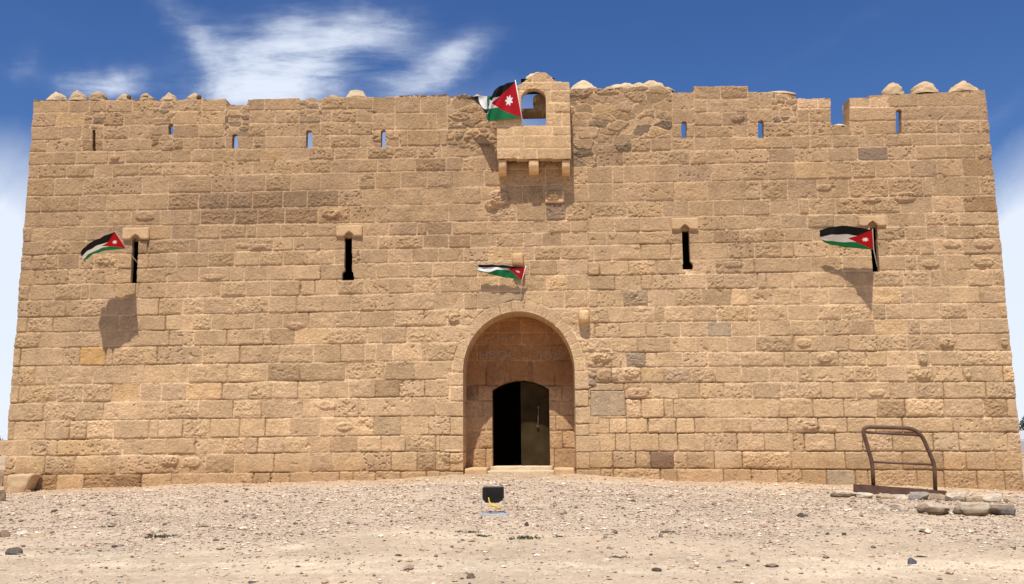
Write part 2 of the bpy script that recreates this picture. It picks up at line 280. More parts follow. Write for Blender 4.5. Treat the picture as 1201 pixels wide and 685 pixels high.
def relief(name, bx, bz, Y, res, segs, keep, thick, parent, mat, spec=(), lumps=(), override=None, seed=1, snap=None, tint=None, joint=1.0, rough=1.0):
    nx = int((bx[1]-bx[0])/res)+1; nz = int((bz[1]-bz[0])/res)+1
    xs = np.linspace(*bx, nx); zs = np.linspace(*bz, nz); X, Z = np.meshgrid(xs, zs)
    Xw = X+.010*fbm(X, Z, .30, seed+40, 3)+.006*vnoise(X, Z, .05, seed+50); Zw = Z+.012*fbm(X, Z, .45, seed+44, 3)+.006*vnoise(X, Z, .05, seed+51)
    d, idd = blocks(Xw, Zw, Y, segs)
    if override: override(Xw, Zw, d, idd)
    u, inv = np.unique(idd, return_inverse=True); inv = inv.reshape(idd.shape); nb = len(u)
    r = np.random.default_rng(seed+3)
    off = r.normal(0, .006, nb)*rough; styl = r.choice([0, 1, 2, 3], nb, p=[.44, .27, .19, .10])
    br = np.clip(r.normal(1, .070, nb), .8, 1.17); hue = r.normal(0, .012, nb)
    br = np.clip(1+(br-1)*.95, .8, 1.16); tone = np.stack([br*(1+.2*hue), br, br*(1-1.6*hue)], 1)
    pick = r.random(nb); tone[pick < .03] *= np.array([.82, .80, .80]); tone[(pick > .03) & (pick < .06)] *= np.array([1.10, 1.08, 1.0]); tone[(pick > .06) & (pick < .07)] *= np.array([.88, .90, .94])
    isr = u >= 100000
    tone[isr] *= r.uniform(.74, 1.06, (isr.sum(), 1)); styl[isr] = r.choice([0, 1, 2], isr.sum()); off[isr] *= 1.5
    gs = isr & (r.random(nb) < .10); tone[gs] *= np.array([.62, .66, .74])
    isv = (u >= 50000) & (u < 52000); styl[isv] = 0; off[isv] *= .25; tone[isv] = tone[isv]*.4+.62
    for (px, py, c, st) in spec:
        p = at(px, py, Y); i = int(round((p[2]-bz[0])/(bz[1]-bz[0])*(nz-1))); k = int(round((p[0]-bx[0])/(bx[1]-bx[0])*(nx-1)))
        if 0 <= i < nz and 0 <= k < nx: b = inv[i, k]; tone[b] = np.array(c); styl[b] = st
    S = styl[inv]; O = off[inv]
    lowf = fbm(X, Z, 1.6, seed+60, 3)
    pl0 = sstep(-.45, .25, fbm(X, Z, .8, seed+64, 3)+.12*(Z-2.5))
    jd = joint*(.006+.026*(1-pl0)*sstep(-.5, .3, fbm(X, Z, .5, seed+61, 3))+.004*pl0)
    wj = .0055+.007*sstep(-.2, .6, fbm(X, Z, .35, seed+63, 2))
    h = -jd*(1-sstep(wj, wj+.016, d))+O*sstep(wj, wj+.02, d)
    ed = sstep(.02, .07, d)
    n_f = fbm(X, Z, .16, seed+70, 5, .62); n_r = 1-2*np.abs(fbm(X, Z, .11, seed+80, 4, .62)); n_s = fbm(X, Z, .035, seed+90, 3, .6)
    chip = sstep(.34, .62, fbm(X, Z, .19, seed+99, 4, .65)); h -= rough*.022*chip*sstep(-.3, .6, lowf+.3)
    h += rough*(.006*n_f+.0042*n_s)
    h += rough*np.where(S == 1, ed*(.010*n_f+.007*n_r), 0)+rough*np.where(S == 2, ed*(.005+.017*(n_r-.3)*.8+.011*n_s), 0)
    pit = sstep(.30, .55, fbm(X, Z, .05, seed+95, 2)); h -= rough*np.where(S == 3, pit*.020, pit*.006)
    h += rough*.010*fbm(X, Z, 1.1, seed+97, 2)
    for (px, py, w, hh, am) in lumps:
        if not am: continue
        p = at(px, py, Y); W = w/54.; H = hh/54.
        q = (np.abs((X-p[0]+.01*n_f)/W)**3+np.abs((Z-p[2]+.01*n_f)/H)**3); h += .50*am*(1-sstep(.25, 1.0, q+.5*n_f+.25*n_s))*(1+.7*n_r*.6+.4*n_s)
    jm = (1-sstep(wj*.7, wj+.006, d))[..., None]
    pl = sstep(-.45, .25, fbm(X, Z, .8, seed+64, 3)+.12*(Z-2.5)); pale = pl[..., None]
    T = tone[inv]
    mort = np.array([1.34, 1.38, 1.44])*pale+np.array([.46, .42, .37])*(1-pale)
    smear = (sstep(.25, .5, fbm(X, Z, .22, seed+65, 4))*(1-sstep(.01, .05, d)))[..., None]
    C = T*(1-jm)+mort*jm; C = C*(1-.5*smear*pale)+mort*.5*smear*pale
    C *= (1+.07*lowf)[..., None]
    C *= (1+.20*n_s*np.where(S == 2, 1.2, .75)+.09*n_f)[..., None]
    if tint: C = tint(X, Z, C)
    V = np.stack([X, Y-h, Z], -1).reshape(-1, 3)
    xc = (X[:-1, :-1]+X[1:, 1:])/2; zc = (Z[:-1, :-1]+Z[1:, 1:])/2
    K = keep(xc, zc)
    I = np.arange(nz*nx).reshape(nz, nx); a, b, c, e = I[:-1, :-1], I[:-1, 1:], I[1:, 1:], I[1:, :-1]
    Fq = np.stack([a[K], b[K], c[K], e[K]], 1)
    Kp = np.pad(K, 1); quads = []
    for (sl, p, q) in ((Kp[1:-1, :-2], e, a), (Kp[1:-1, 2:], b, c), (Kp[:-2, 1:-1], a, b), (Kp[2:, 1:-1], c, e)):
        m = K & ~sl; quads.append(np.stack([p[m], q[m]], 1))
    E = np.concatenate(quads)
    if snap is not None:
        bv = np.unique(E); P = V[bv]; V[bv] = snap(P)
    Cf = C.reshape(-1, 3)
    P0, P1 = V[E[:, 0]], V[E[:, 1]]; mid = (P0+P1)/2; th = thick(mid[:, 0], mid[:, 2])[:, None]
    B0 = P0.copy(); B1 = P1.copy(); B0[:, 1] = Y+th[:, 0]; B1[:, 1] = Y+th[:, 0]
    nE = len(E); base = len(V)
    V2 = np.concatenate([V, P0, P1, B1, B0]); i0 = base+np.arange(nE)
    Q = np.stack([i0, i0+3*nE, i0+2*nE, i0+nE], 1)
    C2 = np.concatenate([Cf, Cf[E[:, 0]], Cf[E[:, 1]], Cf[E[:, 1]], Cf[E[:, 0]]])
    Fa = np.concatenate([Fq, Q])
    used = np.zeros(len(V2), bool); used[Fa] = True; remap = np.cumsum(used)-1
    me = np_mesh(name, V2[used], remap[Fa], C2[used])
    return link(name, me, mat, parent)

# ------------------------------------------------------------------ fort
fort = empty('stone_fort', (-.74, 0, 0), 'square sandstone desert fort with battered parapet, arched doorway and arrow slits', 'fort')
XL, XR = -11.57, 10.09
TOPX = [-200, 40, 75, 76, 103, 118, 119, 200, 233, 264, 266, 270, 289, 291, 330, 350, 352, 366, 375, 377, 384, 400, 404, 418, 436, 440, 463, 480, 524, 526, 545, 549, 560, 583, 668, 670, 700, 715, 735, 745, 770, 780, 787, 789, 813, 814, 877, 878, 905, 925, 933, 935, 974, 974.5, 983, 989, 996, 996.5, 1019, 1020, 1080, 1155, 1300]
TOPY = [118, 118, 117.5, 118.5, 117.5, 118.5, 117.5, 117, 117, 116, 121, 122.5, 123.5, 117, 115.5, 115, 118.5, 114, 118.5, 116, 113, 113, 114, 113, 113.5, 114, 113, 112, 111, 114, 110.5, 112, 114, 116, 106, 105, 104, 106, 103, 102, 104, 103.5, 105, 109, 108.5, 101, 101, 108.5, 107.5, 110, 113, 116, 115.5, 146, 146.5, 148, 146, 114.5, 113.5, 111.5, 110.2, 105.5, 103]
SLITS = [(108.5, 112, 152, 177, 0), (197.5, 203.5, 145, 158, 0), (272, 279, 157, 174, 0), (359, 366, 152.5, 173, 0), (447, 452.5, 152, 172.5, 0), (799, 805.5, 142, 161.5, 0), (889, 896, 141, 162, 0), (1050.5, 1057.5, 128, 156.5, 0),
         (154, 161.5, 279, 332, -1.5), (404, 413, 274, 318, 0), (401, 415, 316.5, 329, 0), (800, 809, 266, 309, 1), (800.5, 813, 306, 316, 0), (1021.5, 1030, 260, 319, 2.5)]
aL, aR, aT = at(543, 436), at(674, 436), at(609.5, 365); AXC = (aL[0]+aR[0])/2; AA = (aR[0]-aL[0])/2; AZ = (aL[2]+aR[2])/2; AB = aT[2]-AZ
def arch_r(X, Z):
    t = np.abs((X-AXC)/AA); q = np.maximum((Z-AZ)/AB, 0); return np.sqrt(t**2.0+q**2.05)
def slit_mask(PX, PY, grow=0, only_top=False):
    m = np.zeros(PX.shape, bool)
    for (x0, x1, y0, y1, lean) in SLITS:
        if only_top and (y0 > 200 or x0 < 110): continue
        sh = lean*(PY-(y0+y1)/2)/(y1-y0)*1.6
        xc = (x0+x1)/2+sh; hw = (x1-x0)/2
        top = y0+np.where(np.abs(PX-xc) < hw, (hw-np.sqrt(np.maximum(hw**2-(PX-xc)**2, 0)))*.8, 0)
        m |= (np.abs(PX-xc) < hw+grow) & (PY > top-grow) & (PY < y1+grow)
    return m
def keep_front(X, Z):
    PX, PY = proj(X, 0*X, Z)
    ty = np.interp(PX, TOPX, TOPY)+1.0*fbm(X, Z*0, .25, 77, 3)
    ex = .25*((PY > 516.5) & (PY < 533.5))-.02*fbm(X*0, Z, .3, 5, 2)
    k = (PY > ty) & (X > XL-ex) & (X < XR+.012*fbm(X*0, Z, .3, 6, 2))
    k &= ~slit_mask(PX, PY)
    k &= ~((arch_r(X, Z) < 1) & (Z > -.6))
    hole = ((PX > 592) & (PX < 627+2.2*vnoise(X, Z, .12, 9)) & (PY > 60) & (PY < 127)) | ((PX > 592) & (PX < 662) & (PY > 131) & (PY < 160))
    k &= ~hole
    return k
def thick_front(X, Z):
    PX, PY = proj(X, 0*X, Z); t = np.full(X.shape, .42)
    t = np.where((arch_r(X, Z) < 1.08) & (Z < 4.2), .97, t)
    t = np.where(slit_mask(PX, PY, 2.0), .16, t); t = np.where(slit_mask(PX, PY, 2.0) & (PY > 250), .12, t)
    t = np.where((PX > 109) & (PX < 113) & (PY > 150) & (PY < 178), .7, t)
    return t
def over_front(X, Z, d, idd):
    # voussoir ring
    r = arch_r(X, Z); w = .25; ro = 1+w/AA; up = Z > AZ-.0
    w = .22; ro = 1+w/AA; ring = up & (r >= 1) & (r < ro+.02*np.sin(X*9))
    th = np.arctan2((Z-AZ)/AB, (X-AXC)/AA); n = 15
    k = np.floor(th/math.pi*n).astype(int); fr = th/math.pi*n-k
    dd = np.minimum(np.minimum(fr, 1-fr)*math.pi/n*1.35, (ro-r)*AA)
    d[ring] = np.maximum(dd[ring]*1.6, 0); idd[ring] = 50000+k[ring]
    # jamb stones under the springing
    for sgn, jl in ((-1, (436, 452, 470, 488, 510, 530, 552, 575)), (1, (436, 458, 478, 498, 512, 531, 551, 575))):
        xe = AXC+sgn*AA; wj = .22
        for i in range(len(jl)-1):
            z1, z0 = at(610, jl[i])[2], at(610, jl[i+1])[2]; ww = wj*(1.3 if i % 2 else 2.3)*(1 if i else .7)
            m = (Z < z1) & (Z >= z0) & ((X-xe)*sgn > -.1) & ((X-xe)*sgn < ww)
            q = np.minimum(np.minimum(z1-Z, Z-z0), ww-(X-xe)*sgn); d[m] = np.maximum(q[m], 0); idd[m] = 51000+i+(100 if sgn > 0 else 0)
    # grey repair panel
    p0, p1 = at(692, 458), at(734, 488)
    m = (X > p0[0]) & (X < p1[0]) & (Z < p0[2]) & (Z > p1[2])
    q = np.minimum(np.minimum(X-p0[0], p1[0]-X), np.minimum(p0[2]-Z, Z-p1[2])); d[m] = q[m]; idd[m] = 52000
    # decayed rubble patch around the left crenel and right top
    for (x0, y0, x1, y1) in ((906, 108, 935, 143), (690, 428, 700, 457), (525, 150, 578, 172), (100, 131, 122, 150), (181, 117, 204, 144), (179, 158, 204, 177), (265, 122, 291, 160), (351, 113, 377, 135), (905, 116, 935, 140), (437, 160, 470, 172)):
        a, b = at(x0, y0), at(x1, y1); m = (X > a[0]) & (X < b[0]) & (Z < a[2]) & (Z > b[2])
        vd, vi = vor(X, Z, .26, .13, 31); d[m] = vd[m]*1.1; idd[m] = 150000+vi[m]
def tint_front(X, Z, C):
    # large-scale tone: upper courses darker and browner, base courses redder
    t = sstep(1.5, 7.2, Z+.6*fbm(X, Z, 1.3, 201, 3)-.10*X*(X < 0))[..., None]
    C = C*(1-t)+C*np.array([.77, .74, .73])*t
    C = C*(1+.05*(1-t))
    lo = (1-sstep(.10, .40, Z+.12*fbm(X, Z, .8, 202, 3)))[..., None]
    C = C*(1-lo)+C*np.array([.84, .80, .74])*lo
    for (px, py, rx, ry, a) in ((310, 245, 100, 26, .10), (60, 300, 60, 160, .05), (560, 230, 60, 60, .03)):
        p = at(px, py); g = np.exp(-((X-p[0])*54/rx)**2-((Z-p[2])*54/ry)**2)[..., None]; C = C*(1-a*g)
    g = ((idd_panel(X, Z)))[..., None]; C = C*(1-g)+g*C*np.array([.80, .86, .96])
    # repaired cap stones, paler
    for (x0, y0, x1, y1) in ((935, 115, 975, 128), (997, 115, 1042, 126)):
        a, b = at(x0, y0), at(x1, y1); m = ((X > a[0]) & (X < b[0]) & (Z < a[2]) & (Z > b[2]))[..., None]; C = np.where(m, C*np.array([1.38, 1.40, 1.42]), C)
    # drips and soot under openings
    for (px, y0, y1, w, a) in ((158, 332, 385, 5, .10), (408, 329, 370, 6, .08), (806, 316, 345, 6, -.18), (1027, 320, 350, 5, .06), (362, 174, 200, 5, .10), (895, 163, 190, 5, -.08), (450, 173, 200, 4, .08)):
        p0, p1 = at(px, y0), at(px, y1); s = np.clip((Z-p1[2])/(p0[2]-p1[2]), 0, 1)*(Z < p0[2]); g = (s*np.exp(-((X-p0[0]+.03*vnoise(X, Z, .2, 3))*54/w)**2))[..., None]; C = C*(1-a*g)
    # the plaster fill sill of one slit, lime patches on the wall
    for (px, py, rx, ry, a) in ((806, 320, 7, 6, .5), (738, 318, 12, 6, .25), (390, 250, 16, 7, .3), (300, 470, 3, 8, .4), (372, 470, 3, 8, .4), (420, 360, 3, 14, .3), (336, 500, 12, 8, .3), (62, 505, 8, 8, .3), (150, 520, 8, 6, .3), (985, 560, 0.1, 0.1, 0), (870, 350, 7, 8, .2), (600, 345, 12, 8, .2), (590, 215, 8, 8, .15)):
        p = at(px, py); g = np.exp(-((X-p[0])*54/rx)**2-((Z-p[2])*54/ry)**2)*sstep(-.1, .4, fbm(X, Z, .06, 210, 3)); C = C+a*g[..., None]*np.array([1.0, 1.05, 1.1])
    return C
_pp = (at(692, 458), at(734, 488))
def idd_panel(X, Z): return ((X > _pp[0][0]) & (X < _pp[1][0]) & (Z < _pp[0][2]) & (Z > _pp[1][2])).astype(float)
def snap_front(P):
    X, Z = P[:, 0], P[:, 2]; r = arch_r(X, Z); m = (np.abs(r-1) < .018) & (Z > AZ)
    P[m, 0] = AXC+(X[m]-AXC)/r[m]; P[m, 2] = AZ+(Z[m]-AZ)/r[m]
    m = (np.abs(np.abs(X-AXC)-AA) < .02) & (Z <= AZ) & (Z > -.6); P[m, 0] = AXC+np.sign(X[m]-AXC)*AA
    return P
RES = .0118
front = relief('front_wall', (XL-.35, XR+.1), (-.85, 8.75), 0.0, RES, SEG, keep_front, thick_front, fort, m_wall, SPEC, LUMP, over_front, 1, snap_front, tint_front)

# generic box-ish mesh with per-vertex tone
def grid_box(name, c0, c1, n=(6, 6, 6), amp=.01, tone=(1, 1, 1), mat=None, parent=None, seed=0, bev=.02, cell=.12, rotm=None, taper=None):
    bm = bmesh.new(); bmesh.ops.create_cube(bm, size=1)
    c0 = np.array(c0, float); c1 = np.array(c1, float); size = c1-c0; mid = (c0+c1)/2
    bmesh.ops.subdivide_edges(bm, edges=bm.edges[:], cuts=max(n), use_grid_fill=True)
    P = np.array([v.co[:] for v in bm.verts])
    A = np.abs(P); hs = size/2
    L = P*size
    inner = np.clip(L, -(hs-bev), hs-bev); dlt = L-inner; ln = np.linalg.norm(dlt, axis=1, keepdims=True); L = np.where(ln > 1e-6, inner+dlt/np.maximum(ln, 1e-6)*bev, L)
    if taper is not None: L = taper(L, hs)
    N = fbm(L[:, 0]+L[:, 1]*.7+seed*3.3, L[:, 2]+L[:, 1]*.6+seed, cell, 300+seed, 3)
    nrm = P/np.maximum(np.linalg.norm(P, axis=1, keepdims=True), 1e-6); L = L+nrm*(N[:, None]*amp)
    L = L+mid
    for v, p in zip(bm.verts, L): v.co = p
    me = bpy.data.meshes.new(name); bm.to_mesh(me); bm.free()
    a = me.color_attributes.new('tone', 'FLOAT_COLOR', 'POINT'); c = np.ones((len(me.vertices), 4), np.float32); c[:, :3] = tone; a.data.foreach_set('color', c.ravel())
    for p in me.polygons: p.use_smooth = True
    return link(name, me, mat, parent)
def stone_px(name, x0, y0, x1, y1, Yf, Yb, parent, tone=(1, 1, 1), mat=None, amp=.012, bev=.02, seed=0, taper=None):
    a = at(x0, y0, Yf); b = at(x1, y1, Yf)
    return grid_box(name, (min(a[0], b[0]), Yf, min(a[2], b[2])), (max(a[0], b[0]), Yb, max(a[2], b[2])), amp=amp, bev=bev, tone=tone, mat=mat or m_plain, parent=parent, seed=seed, taper=taper, n=(9, 9, 9))

# remaining walls and roof of the fort
def sheet(name, quad, nu, nv, tone, mat, parent, amp=0):
    q = [np.array(p, float) for p in quad]; u, v = np.meshgrid(np.linspace(0, 1, nu), np.linspace(0, 1, nv)); u = u[..., None]; v = v[..., None]
    P = (q[0]*(1-u)+q[1]*u)*(1-v)+(q[3]*(1-u)+q[2]*u)*v
    I = np.arange(nu*nv).reshape(nv, nu); Fq = np.stack([I[:-1, :-1].ravel(), I[:-1, 1:].ravel(), I[1:, 1:].ravel(), I[1:, :-1].ravel()], 1)
    return link(name, np_mesh(name, P.reshape(-1, 3), Fq, np.tile(np.array(tone, float), (nu*nv, 1))), mat, parent)
def brick_mat(name):
    m, nt, b = new_mat(name); N = nt.nodes.new; L = nt.links.new; b.inputs['Roughness'].default_value = .95
    tc = N('ShaderNodeTexCoord'); sp = N('ShaderNodeSeparateXYZ'); L(tc.outputs['Object'], sp.inputs[0]); cb = N('ShaderNodeCombineXYZ')
    ad = N('ShaderNodeMath'); ad.operation = 'ADD'; L(sp.outputs[0], ad.inputs[0]); L(sp.outputs[1], ad.inputs[1]); L(ad.outputs[0], cb.inputs[0]); L(sp.outputs[2], cb.inputs[1])
    bt = N('ShaderNodeTexBrick'); L(cb.outputs[0], bt.inputs[0]); bt.inputs['Scale'].default_value = 1; bt.inputs['Brick Width'].default_value = .62; bt.inputs['Row Height'].default_value = .35; bt.inputs['Mortar Size'].default_value = .012
    bt.inputs['Color1'].default_value = (.45, .28, .15, 1); bt.inputs['Color2'].default_value = (.36, .22, .12, 1); bt.inputs['Mortar'].default_value = (.5, .36, .22, 1)
    L(bt.outputs['Color'], b.inputs['Base Color']); bp = N('ShaderNodeBump'); bp.inputs['Distance'].default_value = .03; bp.invert = True; L(bt.outputs['Fac'], bp.inputs['Height']); L(bp.outputs[0], b.inputs['Normal'])
    return m
m_brick = brick_mat('coursed_sandstone')
DY = 17.0
def solid(name, c0, c1, mat, parent):
    bm = bmesh.new(); bmesh.ops.create_cube(bm, size=1)
    for v in bm.verts: v.co = Vector([(a+b)/2+(b-a)*t for a, b, t in zip(c0, c1, v.co)])
    me = bpy.data.meshes.new(name); bm.to_mesh(me); bm.free(); return link(name, me, mat, parent)
solid('side_wall', (XL+.003, .43, -1.2), (XL+.8, DY, 8.15), m_brick, fort)
solid('side_wall', (XR-.8, .43, -1.2), (XR-.003, DY, 8.35), m_brick, fort)
solid('back_wall', (XL+.81, DY-.8, -1.2), (XR-.81, DY-.003, 7.6), m_brick, fort)
solid('roof', (XL+.81, .9, 6.35), (XR-.81, DY-.81, 6.65), m_brick, fort)
def back_face():
    nx, nz = 430, 44; xs = np.linspace(XL+.01, XR-.01, nx); zs = np.linspace(6.2, 8.7, nz); X, Z = np.meshgrid(xs, zs)
    xc = (X[:-1, :-1]+X[1:, 1:])/2; zc = (Z[:-1, :-1]+Z[1:, 1:])/2; PX, PY = proj(xc, 0*xc, zc)
    K = (PY > np.interp(PX, TOPX, TOPY)+2) & ~slit_mask(PX, PY, 11, True) & ~((PX > 588) & (PX < 628) & (PY < 127)) & ~((PX > 588) & (PX < 664) & (PY > 131) & (PY < 162))
    I = np.arange(nz*nx).reshape(nz, nx); Fq = np.stack([I[:-1, :-1][K], I[1:, :-1][K], I[1:, 1:][K], I[:-1, 1:][K]], 1)
    link('parapet_back', np_mesh('parapet_back', np.stack([X, 0*X+.417, Z], -1).reshape(-1, 3), Fq, np.full((nx*nz, 3), .85)), m_plain, fort)
back_face()

# entrance recess wall with door opening
YR = .92
dL, dR, dT, dS = at(577, 500, YR)[0], at(645, 500, YR)[0], at(611, 446, YR)[2], at(611, 457, YR)[2]; DXC = (dL+dR)/2; DA = (dR-dL)/2; DB = dT-dS
DBOT = at(611, 549, YR)[2]
def door_in(X, Z): return (np.abs(X-DXC) < DA) & (Z < dS+DB*(1-(np.abs(X-DXC)/DA)**2))
RSEG = [dict(b=[(350, 350), (376, 376), (390.5, 390.5), (404.5, 404.5), (423, 423), (452, 452), (470, 470), (487, 487), (505, 505), (526, 526), (552, 552), (590, 590)], xa=560, xb=650,
             j=[[600], [585, 611, 640], [566, 594, 612, 640], [560, 574, 596, 622, 648], [570, 592, 599, 618, 626, 650], [560, 660], [566, 656], [570, 652], [562, 660], [570, 650], [560, 660]], x0=[520]*11, x1=[700]*11)]
def keep_rec(X, Z): return ~(door_in(X, Z) & (Z > DBOT))
def tint_rec(X, Z, C):  # recess shade painted into the stone colour, over its own redder tint
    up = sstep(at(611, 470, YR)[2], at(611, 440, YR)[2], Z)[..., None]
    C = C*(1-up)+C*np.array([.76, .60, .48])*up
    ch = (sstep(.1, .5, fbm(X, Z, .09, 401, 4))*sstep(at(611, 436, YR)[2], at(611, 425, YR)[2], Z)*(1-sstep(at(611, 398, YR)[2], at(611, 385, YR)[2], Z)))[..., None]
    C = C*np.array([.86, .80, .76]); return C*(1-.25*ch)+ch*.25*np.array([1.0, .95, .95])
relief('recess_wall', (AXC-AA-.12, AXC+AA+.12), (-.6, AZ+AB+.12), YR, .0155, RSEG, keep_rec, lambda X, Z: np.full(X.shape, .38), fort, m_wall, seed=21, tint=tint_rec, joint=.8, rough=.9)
# chalk graffiti on the recess wall
m_chalk = simple('chalk', (.36, .26, .18), .95)
def graffiti(txt, px, py, size, shear=0, sx=1.0):
    cu = bpy.data.curves.new('graffiti', 'FONT'); cu.body = txt; cu.size = size; cu.extrude = .001; cu.shear = shear; cu.offset = -size*.012
    o = bpy.data.objects.new('graffiti_tmp', cu); COL.objects.link(o); dg = bpy.context.evaluated_depsgraph_get()
    me = bpy.data.meshes.new_from_object(o.evaluated_get(dg)); bpy.data.objects.remove(o)
    p = at(px, py, YR-.02)
    for v in me.vertices:
        x, y, z = v.co; v.co = (p[0]+x*sx+.006*math.sin(y*60), YR-.013-z, p[2]+y+.008*math.sin(x*25))
    return link('graffiti', me, m_chalk, fort)
graffiti('ES MI', 568, 403, .22, .1)
graffiti('HBOC S', 561, 421, .27, .05, 1.15)
graffiti('IVNek', 628, 420, .24, .2, 1.0)

# door leaves
m_door = simple('brown_iron', (.042, .028, .012), .9, .0, .004, 12, .35, 3)
m_door.node_tree.nodes['Principled BSDF'].inputs['Specular IOR Level'].default_value = .08
m_steel = simple('worn_steel', (.16, .12, .08), .6, .5)
def leaf(x0, x1, Yd, parent):
    bm = bmesh.new(); n = 14; fr = []; bk = []
    pts = [(x0, DBOT+.01)]+[(x, dS-.02+DB*(1-(min(1, abs(x-DXC)/DA))**2)) for x in np.linspace(x0, x1, n)]+[(x1, DBOT+.01)]
    f0 = [bm.verts.new((x, Yd, z)) for x, z in pts]; f1 = [bm.verts.new((x, Yd+.05, z)) for x, z in pts]
    bm.faces.new(f0); bm.faces.new(list(reversed(f1)))
    for i in range(len(pts)): j = (i+1) % len(pts); bm.faces.new((f0[i], f1[i], f1[j], f0[j]))
    me = bpy.data.meshes.new('door_leaf'); bm.to_mesh(me); bm.free(); return link('door_leaf', me, m_door, parent)
lf = leaf(at(611, 500, 1.12)[0], dR+.10, 1.12, fort)
tag(lf, 'closed brown iron right-hand leaf with bolt')
def tube(name, pts, r, mat, parent=None, seg=10, closed=False):
    pts = [Vector(p) for p in pts]; bm = bmesh.new(); rings = []
    n = len(pts); up = None
    for i, p in enumerate(pts):
        if closed: t = (pts[(i+1) % n]-pts[i-1]).normalized()
        else: t = (pts[min(i+1, n-1)]-pts[max(i-1, 0)]).normalized()
        if up is None: up = t.orthogonal().normalized()
        up = (up-t*up.dot(t)).normalized(); s = t.cross(up)
        rr = r[i] if isinstance(r, (list, tuple)) else r
        rings.append([bm.verts.new(p+(up*math.cos(a)+s*math.sin(a))*rr) for a in [2*math.pi*k/seg for k in range(seg)]])
    for i in range(n-1+(1 if closed else 0)):
        A, B = rings[i], rings[(i+1) % n]
        for k in range(seg): bm.faces.new((A[k], A[(k+1) % seg], B[(k+1) % seg], B[k]))
    if not closed: bm.faces.new(list(reversed(rings[0]))); bm.faces.new(rings[-1])
    for f in bm.faces: f.smooth = True
    me = bpy.data.meshes.new(name); bm.to_mesh(me); bm.free(); return link(name, me, mat, parent)
h0, h1 = at(631.5, 478, 1.08), at(631, 500, 1.08)
tube('handle', [h0, h0+np.array([0, -.03, -.03]), h1+np.array([0, -.03, .04]), h1], .012, m_steel, lf)
for p in (h0, h1): grid_box('bolt_plate', p-np.array([.03, .005, .03]), p+np.array([.03, .035, .03]), n=(2, 2, 2), amp=0, mat=m_steel, parent=lf, bev=.005)
grid_box('lock_bar', at(629, 483, 1.1)-np.array([0, .02, 0]), at(631, 520, 1.1)+np.array([0, .02, 0])*1, n=(2, 2, 2), amp=0, mat=m_door, parent=lf, bev=.004) if False else None
# the left leaf stands open, folded back inside
lf2 = solid('door_leaf', (dL-.10, 1.2, DBOT+.01), (dL-.04, 1.2+DA, dS-.05), m_door, fort); tag(lf2, 'left-hand leaf swung open into the dark passage')

# sill, base stones beside the door, lintels over the slits
stone_px('sill', 575, 547.5, 648, 553.5, .62, 1.3, fort, (1.15, 1.18, 1.2), amp=.012, bev=.012, seed=3, mat=m_plaster)
stone_px('sill', 568, 552.5, 655, 559.5, .30, .75, fort, (1.05, 1.05, 1.02), amp=.014, bev=.02, seed=4, mat=m_plaster)
stone_px('base_stone', 544, 549.5, 571, 565, .15, .9, fort, (1.0, .97, .92), seed=5, amp=.015)
stone_px('base_stone', 650, 549.5, 674, 565, .15, .9, fort, (1.0, .97, .92), seed=6, amp=.015)
def notch(L, hs):
    m = (np.abs(L[:, 0]) < .07) & (L[:, 2] < 0) & (L[:, 1] < 0)
    L[m, 2] += (.12*np.sqrt(np.maximum(0, 1-(L[m, 0]/.075)**2)))*(-L[m, 2]/hs[2]); return L
for i, (x0, y0, x1, y1) in enumerate(((143.5, 267, 174, 280), (394, 264.5, 424.5, 276.5), (787.5, 255.5, 819.5, 268.5), (1007, 253, 1040, 264.5))):
    stone_px('lintel', x0, y0, x1, y1, -.055, .3, fort, (1.0, .98, .96), amp=.006, bev=.012, seed=10+i, taper=notch)
# protruding corbel stones
stone_px('corbel', 678.5, 363.5, 691.5, 377, -.20, .1, fort, (1.22, 1.2, 1.15), amp=.02, bev=.07, seed=20)
stone_px('corbel', 600.5, 296, 614, 310, -.22, .1, fort, (1.0, .92, .85), amp=.02, bev=.06, seed=21)
stone_px('corbel', 639, 224, 661.5, 237, -.045, .1, fort, (1.28, 1.28, 1.25), amp=.012, bev=.03, seed=22)
# ------------------------------------------------------------------ projecting box over the door
YB = -.42
BSEG = [dict(b=[(80, 80), (96, 96), (106, 106), (120, 120), (132.5, 132.5), (148, 148), (159, 159), (174, 174), (189, 189)], xa=590, xb=660,
             j=[[624], [624, 646], [604, 646], [600, 650], [592, 604, 659], [602, 648], [615], [608, 630]], x0=[575]*8, x1=[680]*8)]
bxL, bxR = at(583, 160, YB)[0], at(669, 160, YB)[0]
BTX = [583, 596, 606, 612, 618, 623, 628, 640, 645, 652, 660, 668, 680]; BTY = [107, 104, 101, 98, 93, 88.5, 85.5, 85.5, 90, 95.5, 96, 96.5, 97]
oC = at(625.7, 116, YB); oW = (at(640.3, 116, YB)[0]-at(611.2, 116, YB)[0])/2; oH = at(625, 103.5, YB)[2]-oC[2]; oB = at(625, 147.3, YB)[2]
def open_r(X, Z): return np.sqrt(((X-oC[0])/oW)**2+(np.maximum(Z-oC[2], 0)/oH)**2)
def keep_box(X, Z):
    PX, PY = proj(X, 0*X+YB, Z)
    return (X > bxL) & (X < bxR) & (PY < 186) & (PY > np.interp(PX, BTX, BTY)+.6*fbm(X, Z*0, .15, 8, 2)) & ~((open_r(X, Z) < 1) & (Z > oB))
def snap_box(P):
    X, Z = P[:, 0], P[:, 2]; r = open_r(X, Z); m = (np.abs(r-1) < .05) & (Z > oC[2]); P[m, 0] = oC[0]+(X[m]-oC[0])/r[m]; P[m, 2] = oC[2]+(Z[m]-oC[2])/r[m]; return P
def tint_box(X, Z, C): return C*np.array([1.02, .99, .95])
